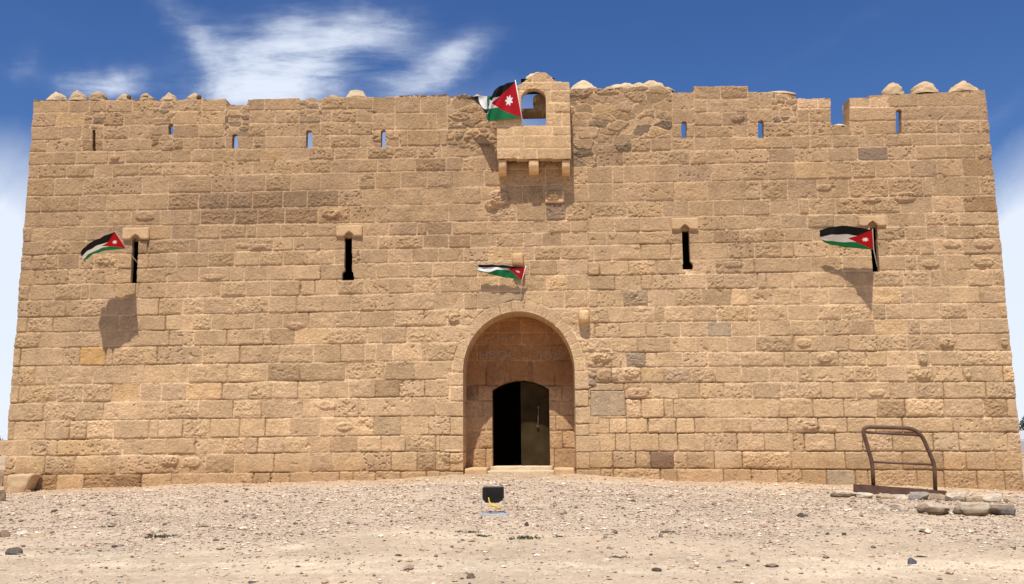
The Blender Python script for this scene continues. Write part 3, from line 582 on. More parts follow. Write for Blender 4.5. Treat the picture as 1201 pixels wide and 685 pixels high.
box = relief('projecting_box', (bxL-.05, bxR+.05), (at(626, 190, YB)[2], at(626, 80, YB)[2]), YB, .0155, BSEG, keep_box, lambda X, Z: np.where((np.abs(X-oC[0]) < oW*1.2) & (Z > oB-.05) & (Z < oC[2]+oH*1.2), .20, .22), fort, m_wall, seed=51, tint=tint_box, snap=snap_box, rough=.6, joint=.8)
zB = at(626, 186, YB)[2]
solid('side_panel', (bxL+.003, YB+.21, zB+.01), (bxL+.18, .03, at(590, 108, YB)[2]), m_brick, box)
solid('side_panel', (bxR-.18, YB+.21, zB+.01), (bxR-.003, .03, at(665, 97.5, YB)[2]), m_brick, box)
solid('box_roof', (at(611, 90)[0], YB+.205, at(640, 91, YB)[2]), (at(650, 90)[0], .55, at(640, 87.5, YB)[2]), m_plain, box)
solid('box_floor', (bxL+.19, YB+.215, zB+.02), (bxR-.19, -.12, zB+.14), m_plain, box)
def rnd_bottom(L, hs):
    t = np.clip((-L[:, 2]/hs[2]+.1)/1.1, 0, 1); fr = L[:, 1] < 0; L[fr, 1] = L[fr, 1]*(1-.35*t[fr]**2); return L
for i, (x0, x1, yb) in enumerate(((584.5, 594, 201.5), (620, 632, 199.5), (659, 669, 201))):
    stone_px('corbel', x0, 187, x1, yb, YB+.03, .1, box, ((1.05, 1.0, .95), (1.22, 1.18, 1.1), (1.12, 1.08, 1.0))[i], amp=.01, bev=.03, seed=30+i, taper=rnd_bottom)
# plaster caps and crest lumps
def lump(name, px, pybase, pytop, hwpx, Y=.2, depth=.19, power=1.6, tone=(1, 1, 1), mat=None, parent=None, seed=0, flat=0, hole=False, amp=.03):
    b = at(px, pybase, Y); t = at(px, pytop, Y); H = t[2]-b[2]; W = hwpx/53.5; nu, nv = 28, 12; V = []; 
    for j in range(nv+1):
        f = j/nv
        rad = (1-f**power) if not flat else (1-flat*f if f < .999 else 0)
        rad = max(rad, 0) if j < nv else 0
        for i in range(nu):
            a = 2*math.pi*i/nu; V.append((math.cos(a)*W*rad, math.sin(a)*depth*(.35+.65*rad if j < nv else 0)*(1 if j < nv else 0), f*H))
    V = np.array(V); n = fbm(V[:, 0]+seed*2.1+V[:, 1], V[:, 2]*1.3+V[:, 1]*.5+seed, .13, 500+seed, 4)
    n2 = fbm(V[:, 0]+seed, V[:, 2]+V[:, 1]*.8, .05, 550+seed, 3); V = V*(1+(n[:, None]*amp*9+n2[:, None]*amp*3)*np.array([1, 1, .6])); V[:, 2] = V[:, 2]-.03; V += np.array([b[0], Y, b[2]])
    Fq = [(j*nu+i, j*nu+(i+1) % nu, (j+1)*nu+(i+1) % nu, (j+1)*nu+i) for j in range(nv) for i in range(nu)]
    return link(name, np_mesh(name, V, Fq, np.tile(np.array(tone, float), (len(V), 1))*(1+.12*n[:, None])), mat or m_plaster, parent)
for i, (x, yt, hw) in enumerate(((67, 107, 12.5), (91.5, 104.5, 11.5), (116, 106, 11), (147, 108, 11.5), (173, 109, 10), (199, 108, 12), (229.5, 108, 10.5))):
    t = (1.0, .98, .94) if i == 0 else (.74, .68, .60) if i in (2, 4) else (.84, .79, .72)
    mo = lump('merlon', x, 119, yt, hw, .21, .19, 1.9 if i != 2 else 2.6, t, None, fort, i+1)
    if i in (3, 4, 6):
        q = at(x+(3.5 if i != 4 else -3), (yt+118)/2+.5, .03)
        grid_box('hollow_shade', q-np.array([.055, .0, .05]), q+np.array([.055, .06, .05]), n=(4, 4, 4), amp=.01, tone=(.22, .18, .15), mat=m_plain, parent=mo, bev=.03, seed=i)  # solid dark block painted as the shade inside a hole
for i, (x, yb, yt, hw, pw) in enumerate(((1047, 112, 95.5, 13, 2.6), (1085, 110, 94, 16.5, 1.9), (1130, 108, 93, 19, 1.35))):
    lump('merlon', x, yb, yt, hw, .21, .19, pw, (.98, .90, .80), None, fort, 20+i)
lump('crest_lump', 418, 115, 105.5, 14, .25, .17, 1, (1.02, 1.02, .98), None, fort, 31, flat=.4, amp=.012)
lump('crest_lump', 391, 117, 110, 10, .25, .17, 2, (.75, .68, .60), None, fort, 32)
lump('crest_lump', 684, 107, 93.5, 19, .3, .2, 1.5, (1.12, 1.12, 1.08), None, fort, 33)
lump('crest_lump', 733, 106, 96.5, 24, .3, .2, 2.0, (1.05, 1.02, .95), None, fort, 34)
lump('crest_lump', 750, 106, 97.0, 19, .3, .2, 2.5, (1.0, .98, .92), None, fort, 38)
lump('crest_lump', 765, 107, 93.0, 17, .3, .2, 2.4, (1.02, .98, .90), None, fort, 35)
lump('crest_lump', 782, 108, 101, 10, .25, .2, 2.2, (.85, .78, .68), None, fort, 36)
lump('crest_lump', 715, 107, 101, 9, .25, .2, 2.2, (.82, .76, .68), None, fort, 39)
lump('crest_lump', 632, 99, 84.0, 20, YB+.36, .16, 2.4, (1.1, 1.08, 1.0), None, box, 37)
lump('crest_lump', 912, 111, 106.5, 22, .25, .17, 3.0, (1.05, 1.02, .95), None, fort, 41, amp=.012)
lump('crest_lump', 983, 149, 144.5, 11, .2, .17, 2.0, (1.05, 1.05, 1.0), None, fort, 42)
lump('crest_lump', 560, 118, 110.5, 13, .25, .17, 2.2, (.8, .72, .62), None, fort, 43)

# ------------------------------------------------------------------ ground
GPX = [-200, 0, 120, 240, 340, 460, 500, 540, 610, 690, 740, 775, 880, 1000, 1100, 1201, 1400]; GPY = [584, 578, 572, 568, 565.5, 562, 560, 557.5, 556.5, 557.5, 561, 563.5, 565, 568, 572, 576, 584]
gw = [at(a, b, -.03) for a, b in zip(GPX, GPY)]; GX = [g[0] for g in gw]; GZ = [g[2] for g in gw]
def ground_z(X, Y, micro=True):
    X = np.asarray(X, float); Y = np.asarray(Y, float)
    base = np.interp(X, GX, GZ); t = sstep(0, 13, -Y)
    far = -.82-.0*X
    z = base*(1-t)+far*t
    R = np.maximum(0, np.maximum(np.abs(X+.7)-11.5, np.maximum(Y-1, -Y-30)))
    z = z-.010*np.minimum(R, 40)-.0*R
    z = np.where(Y > 1, np.minimum(z, -.45-.01*np.minimum(Y, 60)), z)
    z = z+.05*fbm(X, Y, 3.2, 600, 2)*sstep(.5, 3, -Y)+.25*fbm(X, Y, 60., 630, 3)*sstep(20, 100, R)
    z = z+.05*fbm(X*1.0, Y, .7, 640, 4)*(1-sstep(.1, .9, -Y))*(R < 6)+.022*fbm(X*.22, Y*1.6, .9, 650, 4)*(R < 6)
    if micro:
        k = np.where(R < 6, 1, 0)
        z = z+k*(.016*fbm(X, Y*.8, .5, 610, 4, .6)+.010*fbm(X, Y, .10, 620, 3, .7))
    return z
def axis(a, b, step, far, g=1.22):
    core = list(np.arange(a, b, step)); s = step; x = b; hi = []
    while x < far: hi.append(x); s *= g; x += s
    s = step; x = a; lo = []
    while x > -far: s *= g; x -= s; lo.append(x)
    return np.array(lo[::-1]+core+hi)
gx = axis(-12.5, 12.5, .035, 3500); gy = axis(-10.5, .3, .035, 3500)
X, Y = np.meshgrid(gx, gy); Z = ground_z(X, Y)
I = np.arange(X.size).reshape(X.shape); Fq = np.stack([I[:-1, :-1].ravel(), I[:-1, 1:].ravel(), I[1:, 1:].ravel(), I[1:, :-1].ravel()], 1)
def gmask(x, y):
    e = sstep(.6, 2.8, -y+.6*fbm(x, y, 1.2, 8, 3))*(1-sstep(5.2, 9.6, -y+2.0*fbm(x*.5, y*.6, 1.6, 5, 4)))
    return sstep(-.2, .5, .95*fbm(x*.45, y*1.2, 1.5, 700, 5, .65)+1.05*e-.42)
# per-vertex ground colour: sand, gravel spread, tyre-smoothed sand bands
grav = gmask(X, Y)
band = sstep(.05, .5, fbm(X*.35, Y*2.0, 1.1, 705, 4))
sand = np.array([.52, .405, .28]); sandp = np.array([.60, .485, .34]); gcol = np.array([.49, .385, .278]); dirt = np.array([.43, .295, .175])
Cg = sand*(1-band[..., None])+sandp*band[..., None]
Cg = Cg*(1-grav[..., None])+gcol*grav[..., None]
nw = (1-sstep(.5, 2.2, -Y+.4*fbm(X, Y, .8, 707, 3)))[..., None]; Cg = Cg*(1-nw*.8)+dirt*1.12*nw*.8
Cg = Cg*(1+.22*fbm(X, Y, .10, 710, 4, .75))[..., None]*(1+.16*fbm(X*.5, Y*1.6, .9, 711, 4))[..., None]
def ground_mat():
    m = tone_mat('desert_ground', (1, 1, 1), .13, (1.1, 18.0), .02, 26); nt = m.node_tree; N = nt.nodes.new; L = nt.links.new; b = nt.nodes['Principled BSDF']
    prev = b.inputs['Base Color'].links[0].from_socket; tc = [n for n in nt.nodes if n.type == 'TEX_COORD'][0]
    # pebbles: two voronoi layers of individually coloured stones
    for (s, lo, hi, thr) in ((24, .45, 1.6, .32), (52, .45, 1.6, .38), (95, .5, 1.5, .42)):
        v = N('ShaderNodeTexVoronoi'); v.inputs['Scale'].default_value = s; L(tc.outputs['Object'], v.inputs['Vector'])
        sp = N('ShaderNodeSeparateColor'); L(v.outputs['Color'], sp.inputs[0])
        mr = N('ShaderNodeMapRange'); L(sp.outputs[0], mr.inputs[0]); mr.inputs[3].default_value = lo; mr.inputs[4].default_value = hi
        dm = N('ShaderNodeMath'); dm.operation = 'LESS_THAN'; L(v.outputs['Distance'], dm.inputs[0]); dm.inputs[1].default_value = thr
        pm = N('ShaderNodeMath'); pm.operation = 'LESS_THAN'; L(sp.outputs[1], pm.inputs[0]); pm.inputs[1].default_value = .45
        fm = N('ShaderNodeMath'); fm.operation = 'MULTIPLY'; L(dm.outputs[0], fm.inputs[0]); L(pm.outputs[0], fm.inputs[1])
        f2 = N('ShaderNodeMath'); f2.operation = 'MULTIPLY'; L(fm.outputs[0], f2.inputs[0]); f2.inputs[1].default_value = .55
        q = N('ShaderNodeMix'); q.data_type = 'RGBA'; q.blend_type = 'MULTIPLY'; L(f2.outputs[0], q.inputs[0]); L(prev, q.inputs[6]); L(mr.outputs[0], q.inputs[7]); prev = q.outputs[2]
    L(prev, b.inputs['Base Color']); return m
ground = link('ground', np_mesh('ground', np.stack([X, Y, Z], -1).reshape(-1, 3), Fq, Cg.reshape(-1, 3)), ground_mat()); tag(ground, kind='structure')

def ground_hit(px, py):
    d = px_dir(px, py); t = 3.0
    while t < 400:
        p = CAM+d*t
        if p[2] < float(ground_z(p[0], p[1], False)): break
        t += .02
    p = CAM+d*t; return np.array([p[0], p[1], float(ground_z(p[0], p[1]))])

# ------------------------------------------------------------------ loose gravel (stuff)
def gravel():
    n = 150000; r = np.random.default_rng(5)
    x = r.uniform(-12.2, 12.2, n); y = -r.uniform(.05, 10.3, n)
    g = gmask(x, y)
    keep = r.random(n) < .16+.84*g*(.75+.5*fbm(x, y, .6, 720, 2)); x, y, g = x[keep], y[keep], g[keep]; n = len(x)
    s = np.clip(np.exp(r.normal(math.log(.0088), .50, n)), .004, .055); z = ground_z(x, y)
    z0 = 0
    base = np.array([(1, 0, 0), (-1, 0, 0), (0, 1, 0), (0, -1, 0), (0, 0, 1), (0, 0, -1), (.7, .7, .45), (-.7, .7, .4), (-.7, -.7, .45), (.7, -.7, .4)], float)
    tri = np.array([(4, 0, 6), (4, 6, 2), (4, 2, 7), (4, 7, 1), (4, 1, 8), (4, 8, 3), (4, 3, 9), (4, 9, 0), (5, 6, 0), (5, 2, 6), (5, 7, 2), (5, 1, 7), (5, 8, 1), (5, 3, 8), (5, 9, 3), (5, 0, 9)])
    nb = len(base); P = base[None]*r.uniform(.65, 1.3, (n, nb, 1)); P = P*(s[:, None, None])*np.stack([r.uniform(.8, 1.5, n), r.uniform(.8, 1.4, n), r.uniform(.5, .95, n)], 1)[:, None, :]
    a = r.uniform(0, 6.28, n); ca, sa = np.cos(a)[:, None], np.sin(a)[:, None]
    Q = np.stack([P[..., 0]*ca-P[..., 1]*sa, P[..., 0]*sa+P[..., 1]*ca, P[..., 2]], -1)+np.stack([x, y, z+s*.22], 1)[:, None, :]
    pal = np.array([(.52, .39, .27), (.64, .51, .37), (.74, .65, .52), (.44, .29, .19), (.38, .27, .19), (.50, .35, .26), (.22, .165, .12), (.12, .10, .08), (.57, .43, .31)])
    pi = r.choice(len(pal), n, p=[.20, .17, .10, .14, .12, .12, .08, .03, .04]); c = pal[pi]*r.uniform(.85, 1.15, (n, 1))
    T = (tri[None]+np.arange(n)[:, None, None]*nb).reshape(-1, 3)
    o = link('gravel', np_mesh('gravel', Q.reshape(-1, 3), None, np.repeat(c, nb, 0), False, T), m_grav)
    tag(o, 'pinkish grey loose gravel scattered over the sand before the fort', 'gravel', kind='stuff')
gravel()

# ------------------------------------------------------------------ individual rocks
def rock(name, px, py, wpx, hpx, tone, label, group=None, seed=0, flat=.0, dist=None, cat='rock', root=None, pw=.62, lit_top=0):
    g = ground_hit(px, py); sc_ = F/np.dot(g-CAM, _f); W = wpx/sc_/2; H = hpx/sc_
    r = np.random.default_rng(900+seed); bm = bmesh.new(); bmesh.ops.create_icosphere(bm, subdivisions=4, radius=1)
    P = np.array([v.co[:] for v in bm.verts]); bm_f = bm
    # chop with random planes for a broken-stone shape
    P = np.sign(P)*np.abs(P)**pw
    for k in range(16):
        nv = r.normal(size=3); nv /= np.linalg.norm(nv); dcut = r.uniform(.62, 1.0); dd = P@nv; m = dd > dcut; P[m] -= (dd[m]-dcut)[:, None]*nv
    nn = fbm(P[:, 0]*1.0+P[:, 1]*.7+seed, P[:, 2]+P[:, 1]*.5, .35, 930+seed, 4, .6); P = P*(1+.10*nn[:, None])
    th_ = r.uniform(.2, .9)*(0 if pw < .7 else 1); P = np.stack([P[:, 0]*math.cos(th_)+P[:, 2]*math.sin(th_)*.6, P[:, 1], P[:, 2]*math.cos(th_)-P[:, 0]*math.sin(th_)*.6], 1); P = P/np.abs(P).max(axis=0); P[:, :2] *= (1-(.5 if lit_top > .5 else .25)*np.clip(-P[:, 2]*1.2, 0, 1))[:, None]; P[:, 2] = (P[:, 2]+.35)/1.35
    P[:, 2] = np.minimum(P[:, 2], .80+.06*nn)/.85 if pw < .7 else P[:, 2]; P = P*np.array([W, min(W*.75, H*1.4+.03), H*1.02])
    P[:, 2] -= H*.02+.012
    for v, p in zip(bm.verts, P): v.co = p
    me = bpy.data.meshes.new(name); bm.to_mesh(me); bm.free()
    a = me.color_attributes.new('tone', 'FLOAT_COLOR', 'POINT'); c = np.ones((len(P), 4), np.float32); du = (sstep(.42, .62, P[:, 2]/max(P[:, 2].max(), 1e-4)+.25*nn)*lit_top)[:, None]; c[:, :3] = (np.array(tone)*(1-du)+np.array([.58, .47, .34])*du)*(1+.22*nn[:, None]); a.data.foreach_set('color', c.ravel())  # pale upper part: light on the rock top painted into its tone
    me.materials.append(m_rock)
    for f in me.polygons: f.use_smooth = False
    o = bpy.data.objects.new(name, me); COL.objects.link(o); o.location = tuple(g); return tag(o, label, cat, group)
PALE, TAN, BRN, DRK, GRY, BLU = (.60, .50, .38), (.46, .34, .22), (.27, .18, .115), (.10, .075, .06), (.25, .21, .18), (.12, .12, .135)
rows = [(988, 582.5, 33, 8, BRN, 'flat brown stone just left of the rusty beam, first of the back row'), (1013, 583.5, 22, 6.5, PALE, 'small pale stone under the left half of the rusty beam'), (1038, 584, 22, 7, TAN, 'tan stone below the left post of the rusty frame'),
        (1056, 584.5, 17, 6, PALE, 'small pale stone under the middle of the rusty beam'), (1077, 586, 26, 10, GRY, 'dark grey rounded stone under the right half of the rusty beam'), (1100, 586, 22, 8, TAN, 'tan stone under the right end of the rusty beam'),
        (1120, 587.5, 22, 10, PALE, 'cream lumpy stone just right of the rusty beam'), (1142, 588, 22, 7, TAN, 'low tan stone between the two pale lumps right of the beam'), (1164, 588.5, 27, 11, PALE, 'largest pale lumpy stone, right of the beam'),
        (1187, 589, 18, 6, TAN, 'small tan stone at the far right end of the back row'),
        (1035, 598.5, 22, 8, PALE, 'pale flat stone at the left end of the front row'), (1056, 599.5, 22, 9, PALE, 'pale stone second in the front row, left of the broad slab'), (1073, 601, 10, 6, PALE, 'smallest pale stone wedged against the broad slab'),
        (1094, 602.5, 46, 15, (.20, .14, .09), 'broad brown slab with dark underside in the middle of the front row'), (1138, 604.5, 40, 16, (.21, .145, .09), 'chunky brown slab right of the broad slab in the front row'), (1178, 604, 38, 13, (.135, .11, .09), 'nearly black long stone at the right end of the front row')]  # brown slabs: shaded fronts painted into their dark tones
for i, (a, b, w, h, t, lab) in enumerate(rows): rock('rock', a, b, w, h, t, lab, 'stones laid in two rows by the rusty frame', i+1, lit_top=.85 if i in (0, 13, 14) else .25)
scat = [(16, 650, 20, 10, (.13, .11, .10), 'dark grey rock at the lower left edge of the gravel'), (5, 629, 16, 8, BRN, 'brown rock cut by the left edge of the view'), (27, 625, 20, 6, PALE, 'pale flat rock at the left above the dark grey rock'), (42, 629, 24, 5, TAN, 'low tan rock beside the pale flat rock at left'),
        (64, 600, 9, 4, DRK, 'small dark stone on the gravel below the left corner of the wall'), (184, 624, 14, 6, PALE, 'pale stone among green weeds at left'), (134, 642, 8, 4, DRK, 'small black stone left of the centre foreground near the left weeds'),
        (552, 678, 11, 7, (.16, .11, .09), 'dark reddish stone with pale top at the bottom centre'), (770, 671, 13, 5.5, DRK, 'dark brown stone on pale sand right of the bottom centre'), (711, 657, 13, 4, PALE, 'pale flat stone on the smooth sand right of centre'),
        (775, 630, 6, 6, GRY, 'small grey upright stone right of the floodlight'), (809, 658, 9, 7, PALE, 'small white pointed stone right of the centre foreground'), (855, 659, 10, 4, GRY, 'small grey stone between the white and dark pebbles in the right foreground'),
        (877, 664, 6, 3.5, DRK, 'tiny black stone low in the right foreground'), (939, 607, 10, 6, DRK, 'dark stone alone on the gravel below the right slit'), (971, 628, 6, 4, DRK, 'left one of a pair of little dark stones in the right gravel'), (990, 628, 6, 5, DRK, 'right one of a pair of little dark stones in the right gravel'),
        (1070, 661, 12, 9, BLU, 'bluish grey stone in the right foreground'), (1033, 661, 9, 6, PALE, 'rounded pale stone left of the bluish grey stone'), (883, 650, 6, 4, GRY, 'little brownish grey stone above the tiny black one'), (980, 659, 12, 4, PALE, 'flat white stone in the right foreground'),
        (742, 588, 8, 3, DRK, 'thin dark stone on the gravel right of the doorway'), (618, 617, 6, 6, DRK, 'small dark stone near the weeds below the floodlight'), (295, 684, 14, 3, DRK, 'flat dark stone at the bottom edge left of centre'), (349, 665, 8, 3, DRK, 'small dark stone on the pale sand left of centre'),
        (180, 670, 6, 4, BRN, 'small brown stone in the left foreground'), (1165, 667, 10, 4, TAN, 'tan flat stone at the lower right')]
for i, (a, b, w, h, t, lab) in enumerate(scat): rock('rock', a, b, w, h, t, lab, 'rocks scattered on the gravel', 40+i, pw=.92)
# fallen quoin block at the left corner
q = ground_hit(18, 576); a = at(8, 556.5, -.42); b = at(32, 575.5, -.42)
def wedge(L, hs):
    m = L[:, 0] > 0; L[m, 0] *= 1-.35*np.clip(-L[m, 2]/hs[2], -1, 1)*(L[m, 0]/hs[0]); return L
o = grid_box('stone_block', (a[0], -.42, b[2]-.06), (b[0], -.03, a[2]), n=(9, 9, 9), amp=.03, bev=.03, tone=(.92, .95, 1.0), mat=m_plain, seed=77, taper=wedge)
tag(o, 'loose pale block lying against the left foot of the fort wall', 'stone block')
for i, (a_, b_, w, h) in enumerate(((-6, 556, 16, 12), (-14, 540, 18, 16), (-3, 574, 14, 7), (2, 549, 7, 5))):
    rock('rubble_stone', a_, b_+14, w+4, h+8, TAN, ('tan rubble stone at the very left edge beside the wall corner', 'larger rubble stone beyond the left wall corner', 'low rubble stone at the foot of the left wall corner', 'small tan stone tucked behind the left wall corner')[i], 'rubble beside the left corner', 80+i)

# ------------------------------------------------------------------ rusty frame
m_rust = simple('rusty_brown_paint', (.120, .060, .036), .6, .1, .003, 60, .3, 9)
bL = ground_hit(1003, 579); YF = bL[1]
fr = empty('metal_frame', at(1054, 578, YF), 'rusty brown tubular metal frame standing on a beam at the right', 'metal frame')
def fp(x, y): return at(x, y, YF)
def curve(pts, n=6):
    out = []; 
    for i in range(len(pts)):
        out.append(pts[i])
    return out
def fillet(P, rad, n=6):
    P = [np.array(p) for p in P]; out = [P[0]]
    for i in range(1, len(P)-1):
        a = P[i-1]-P[i]; b = P[i+1]-P[i]; la, lb = np.linalg.norm(a), np.linalg.norm(b); r = min(rad[i-1], la*.45, lb*.45)
        s, e = P[i]+a/la*r, P[i]+b/lb*r
        for k in range(n+1): t = k/n; out.append(s*(1-t)**2+P[i]*2*t*(1-t)+e*t*t)
    out.append(P[-1]); return out
tube('rail', fillet([fp(1024.5, 572), fp(1023, 543), fp(1010.5, 500.5), fp(1078, 502.5), fp(1096, 545), fp(1097, 576)], [.1, .16, .26, .1]), .037, m_rust, fr, 12)
tube('cross_bar', [fp(1016, 507), fp(1081, 510.5)], .027, m_rust, fr)
tube('cross_bar', [fp(1024.5, 541.8), fp(1094, 545)], .022, m_rust, fr)
def beam():
    A, B = fp(1001, 567.5), fp(1108, 575.5); C_, D_ = fp(1108, 585), fp(1001, 580); bm = bmesh.new()
    for yo in (0, .16):
        for (p, qq) in (((A, D_), (B, C_)),):
            f = [bm.verts.new(Vector(v)+Vector((0, -.08+yo*.5-(.0), 0))) for v in (A, D_, C_, B)]
            bk = [bm.verts.new(Vector(v)+Vector((0, -.08+yo*.5+.012, 0))) for v in (A, D_, C_, B)]
            bm.faces.new(f); bm.faces.new(bk[::-1])
            for i in range(4): j = (i+1) % 4; bm.faces.new((f[i], bk[i], bk[j], f[j]))
    W = [Vector(v) for v in (D_, C_)]; vs = [bm.verts.new(W[0]+Vector((0, -.066, .03))), bm.verts.new(W[1]+Vector((0, -.066, .03))), bm.verts.new(W[1]+Vector((0, -.002, .03))), bm.verts.new(W[0]+Vector((0, -.002, .03)))]; bm.faces.new(vs)
    me = bpy.data.meshes.new('base_beam'); bm.to_mesh(me); bm.free(); link('base_beam', me, m_rust, fr)
beam()
def dirt_fill():
    A, B = fp(1020, 570), fp(1104, 576)
    n = 40; xs = np.linspace(A[0], B[0], n); ys = np.linspace(YF-.06, YF+.55, 14); X, Y = np.meshgrid(xs, ys)
    top = A[2]+(X-A[0])*(B[2]-A[2])/(B[0]-A[0]); Z = top+.035*fbm(X, Y, .2, 77, 3)-.0; ed = np.minimum(np.minimum(X-A[0], B[0]-X)/.12, (YF+.55-Y)/.25); Z = Z-(1-np.clip(ed, 0, 1))*.25
    I = np.arange(X.size).reshape(X.shape); Fq = np.stack([I[:-1, :-1].ravel(), I[:-1, 1:].ravel(), I[1:, 1:].ravel(), I[1:, :-1].ravel()], 1)
    o = link('packed_earth', np_mesh('packed_earth', np.stack([X, Y, Z], -1).reshape(-1, 3), Fq, np.tile([.50, .37, .24], (X.size, 1))), m_rock); tag(o, 'tan packed earth heaped behind the rusty beam', 'earth', kind='stuff')
dirt_fill()
tag(grid_box('stone_block', fp(1036, 585)-np.array([.11, .05, 0]), fp(1048, 577)+np.array([.0, .1, 0]), n=(5, 5, 5), amp=.01, bev=.02, tone=(.45, .35, .3), mat=m_plain, seed=6), 'little brown block propping the rusty beam', 'stone block')

# ------------------------------------------------------------------ floodlight
m_blk = simple('black_housing', (.006, .006, .007), .6, 0, .001, 40)
m_gal = simple('grey_concrete', (.36, .36, .37), .8, 0, .006, 40, .3, 14)
m_galv = simple('galvanised_strip', (.30, .28, .25), .6)
m_yel = simple('yellow_cable', (.80, .50, .03), .5)
m_glass = simple('lamp_glass', (.05, .05, .055), .1)
g = ground_hit(579, 603.5); YL = g[1]; sF = F/np.dot(g-CAM, _f)
flt = empty('floodlight', g, 'black square floodlight on a grey slab with yellow cable, aimed at the fort', 'floodlight')
def lp(x, y, dy=0): return at(x, y, YL+dy)
solid_base = grid_box('base_slab', (lp(561.5, 600)[0], g[1]-.14, g[2]-.03), (lp(597, 600)[0], g[1]+.16, g[2]+.022), n=(4, 4, 4), amp=.003, bev=.01, mat=m_gal, parent=flt)
A = lp(566, 570.5); B = lp(591.2, 589.5); W = B[0]-A[0]; H = A[2]-B[2]; cx, cz = (A[0]+B[0])/2, (A[2]+B[2])/2
def housing():
    bm = bmesh.new(); ch = .03
    def ring(s, y, dx=0): 
        w, h = W/2*s, H/2*s; c = ch*s
        pts = [(-w, -h+c*1.8), (-w+c*1.8, -h), (w-c*2.6, -h), (w, -h+c*2.2), (w, h-c*.5), (w-c*.5, h), (-w+c*.8, h), (-w, h-c*.8)]
        tl = .18
        return [bm.verts.new((cx+p[0]+dx, YL+y-p[1]*tl, cz+p[1])) for p in pts]
    R = [ring(.90, -.075), ring(1.0, -.06), ring(1.0, .0), ring(.97, .02)]
    for i in range(3):
        for k in range(8): bm.faces.new((R[i][k], R[i+1][k], R[i+1][(k+1) % 8], R[i][(k+1) % 8]))
    bm.faces.new(R[0]); bm.faces.new(R[-1][::-1])
    me = bpy.data.meshes.new('housing'); bm.to_mesh(me); bm.free(); return link('housing', me, m_blk, flt)
hs_ = housing()
for i in range(7):
    x = cx-W*.33+i*W*.11; solid('cooling_fin', (x-.004, YL-.10, cz-H*.32), (x+.004, YL-.078, cz+H*.36), m_blk, hs_)
solid('lamp_glass', (cx-W*.42, YL+.022, cz-H*.4), (cx+W*.42, YL+.028, cz+H*.4), m_glass, hs_)
zt = g[2]+.02
tube('bracket', fillet([(cx-W/2-.012, YL-.03, cz-.02), (cx-W/2-.012, YL-.03, zt+.012), (cx+W/2+.012, YL-.03, zt+.012), (cx+W/2+.012, YL-.03, cz-.02)], [.03, .03], 4), .006, m_galv, flt)
tube('cable', fillet([lp(573.5, 583, -.12), lp(573.8, 588, -.14), lp(576, 593, -.15), lp(581, 594, -.13), lp(584, 597, -.12)], [.05, .05, .05], 5), [.006]+[.014]*200, m_yel, flt) if False else tube('cable', fillet([lp(573, 583.5, -.12), lp(574, 589, -.14), lp(576.5, 593.5, -.15), lp(582, 593.5, -.13), lp(585, 597.5, -.12)], [.05, .05, .05], 5), [.006+.010*min(1, k/7) for k in range(40)], m_yel, flt)

# ------------------------------------------------------------------ weeds
m_weed = simple('dusty_weed', (.085, .085, .045), .8, 0, 0, 30, .4, 20)
def weed(px, py, w, h, seed, label):
    g = ground_hit(px, py); s = F/np.dot(g-CAM, _f); W = w/s/2; H = h/s; r = np.random.default_rng(seed); V = []; T = []; H *= .55
    for k in range(int(90+420*W)):
        x, y = r.normal(0, .5, 2)*np.array([W, W*.4]); a = r.uniform(0, 6.28); l = H*r.uniform(.4, 1.1); wd = r.uniform(.006, .014)
        zz = float(ground_z(g[0]+x, g[1]+y))-g[2]-.005; lean = r.normal(0, .6, 2)*l; b = len(V)
        V += [(x-math.cos(a)*wd, y-math.sin(a)*wd, zz), (x+math.cos(a)*wd, y+math.sin(a)*wd, zz), (x+lean[0]*.6+math.cos(a)*wd*.8, y+lean[1]*.6+math.sin(a)*wd, zz+l*.6), (x+lean[0], y+lean[1], zz+l)]; T += [(b, b+1, b+2), (b, b+2, b+3)]
    me = np_mesh('weed', np.array(V), None, None, False, np.array(T)); o = link('weed', me, m_weed); o.location = tuple(g); tag(o, label, 'weed', 'low green weeds in the gravel')
for i, (a, b, w, h, lab) in enumerate(((548, 625, 26, 5, 'low dark green weed below and left of the floodlight'), (568, 629, 18, 4, 'thin dark weed straight below the floodlight'), (618, 632, 34, 6, 'widest dark green weed, below and right of the floodlight'), (655, 630, 14, 3, 'sparse weed right of the widest weed'),
                                       (186, 630, 42, 6, 'dark weed beside a pale stone at the left'), (782, 625, 20, 4, 'flat olive weed on the gravel right of centre'), (725, 653, 24, 4, 'flat olive weed beside the pale stone on the sand'), (1080, 653, 14, 3, 'thin weed in the right foreground'), (128, 618, 24, 4, 'sparse dark weed in the left gravel'), (240, 618, 22, 3, 'thin weed in the left middle gravel'))):
    weed(a, b, w, h, 60+i, lab)

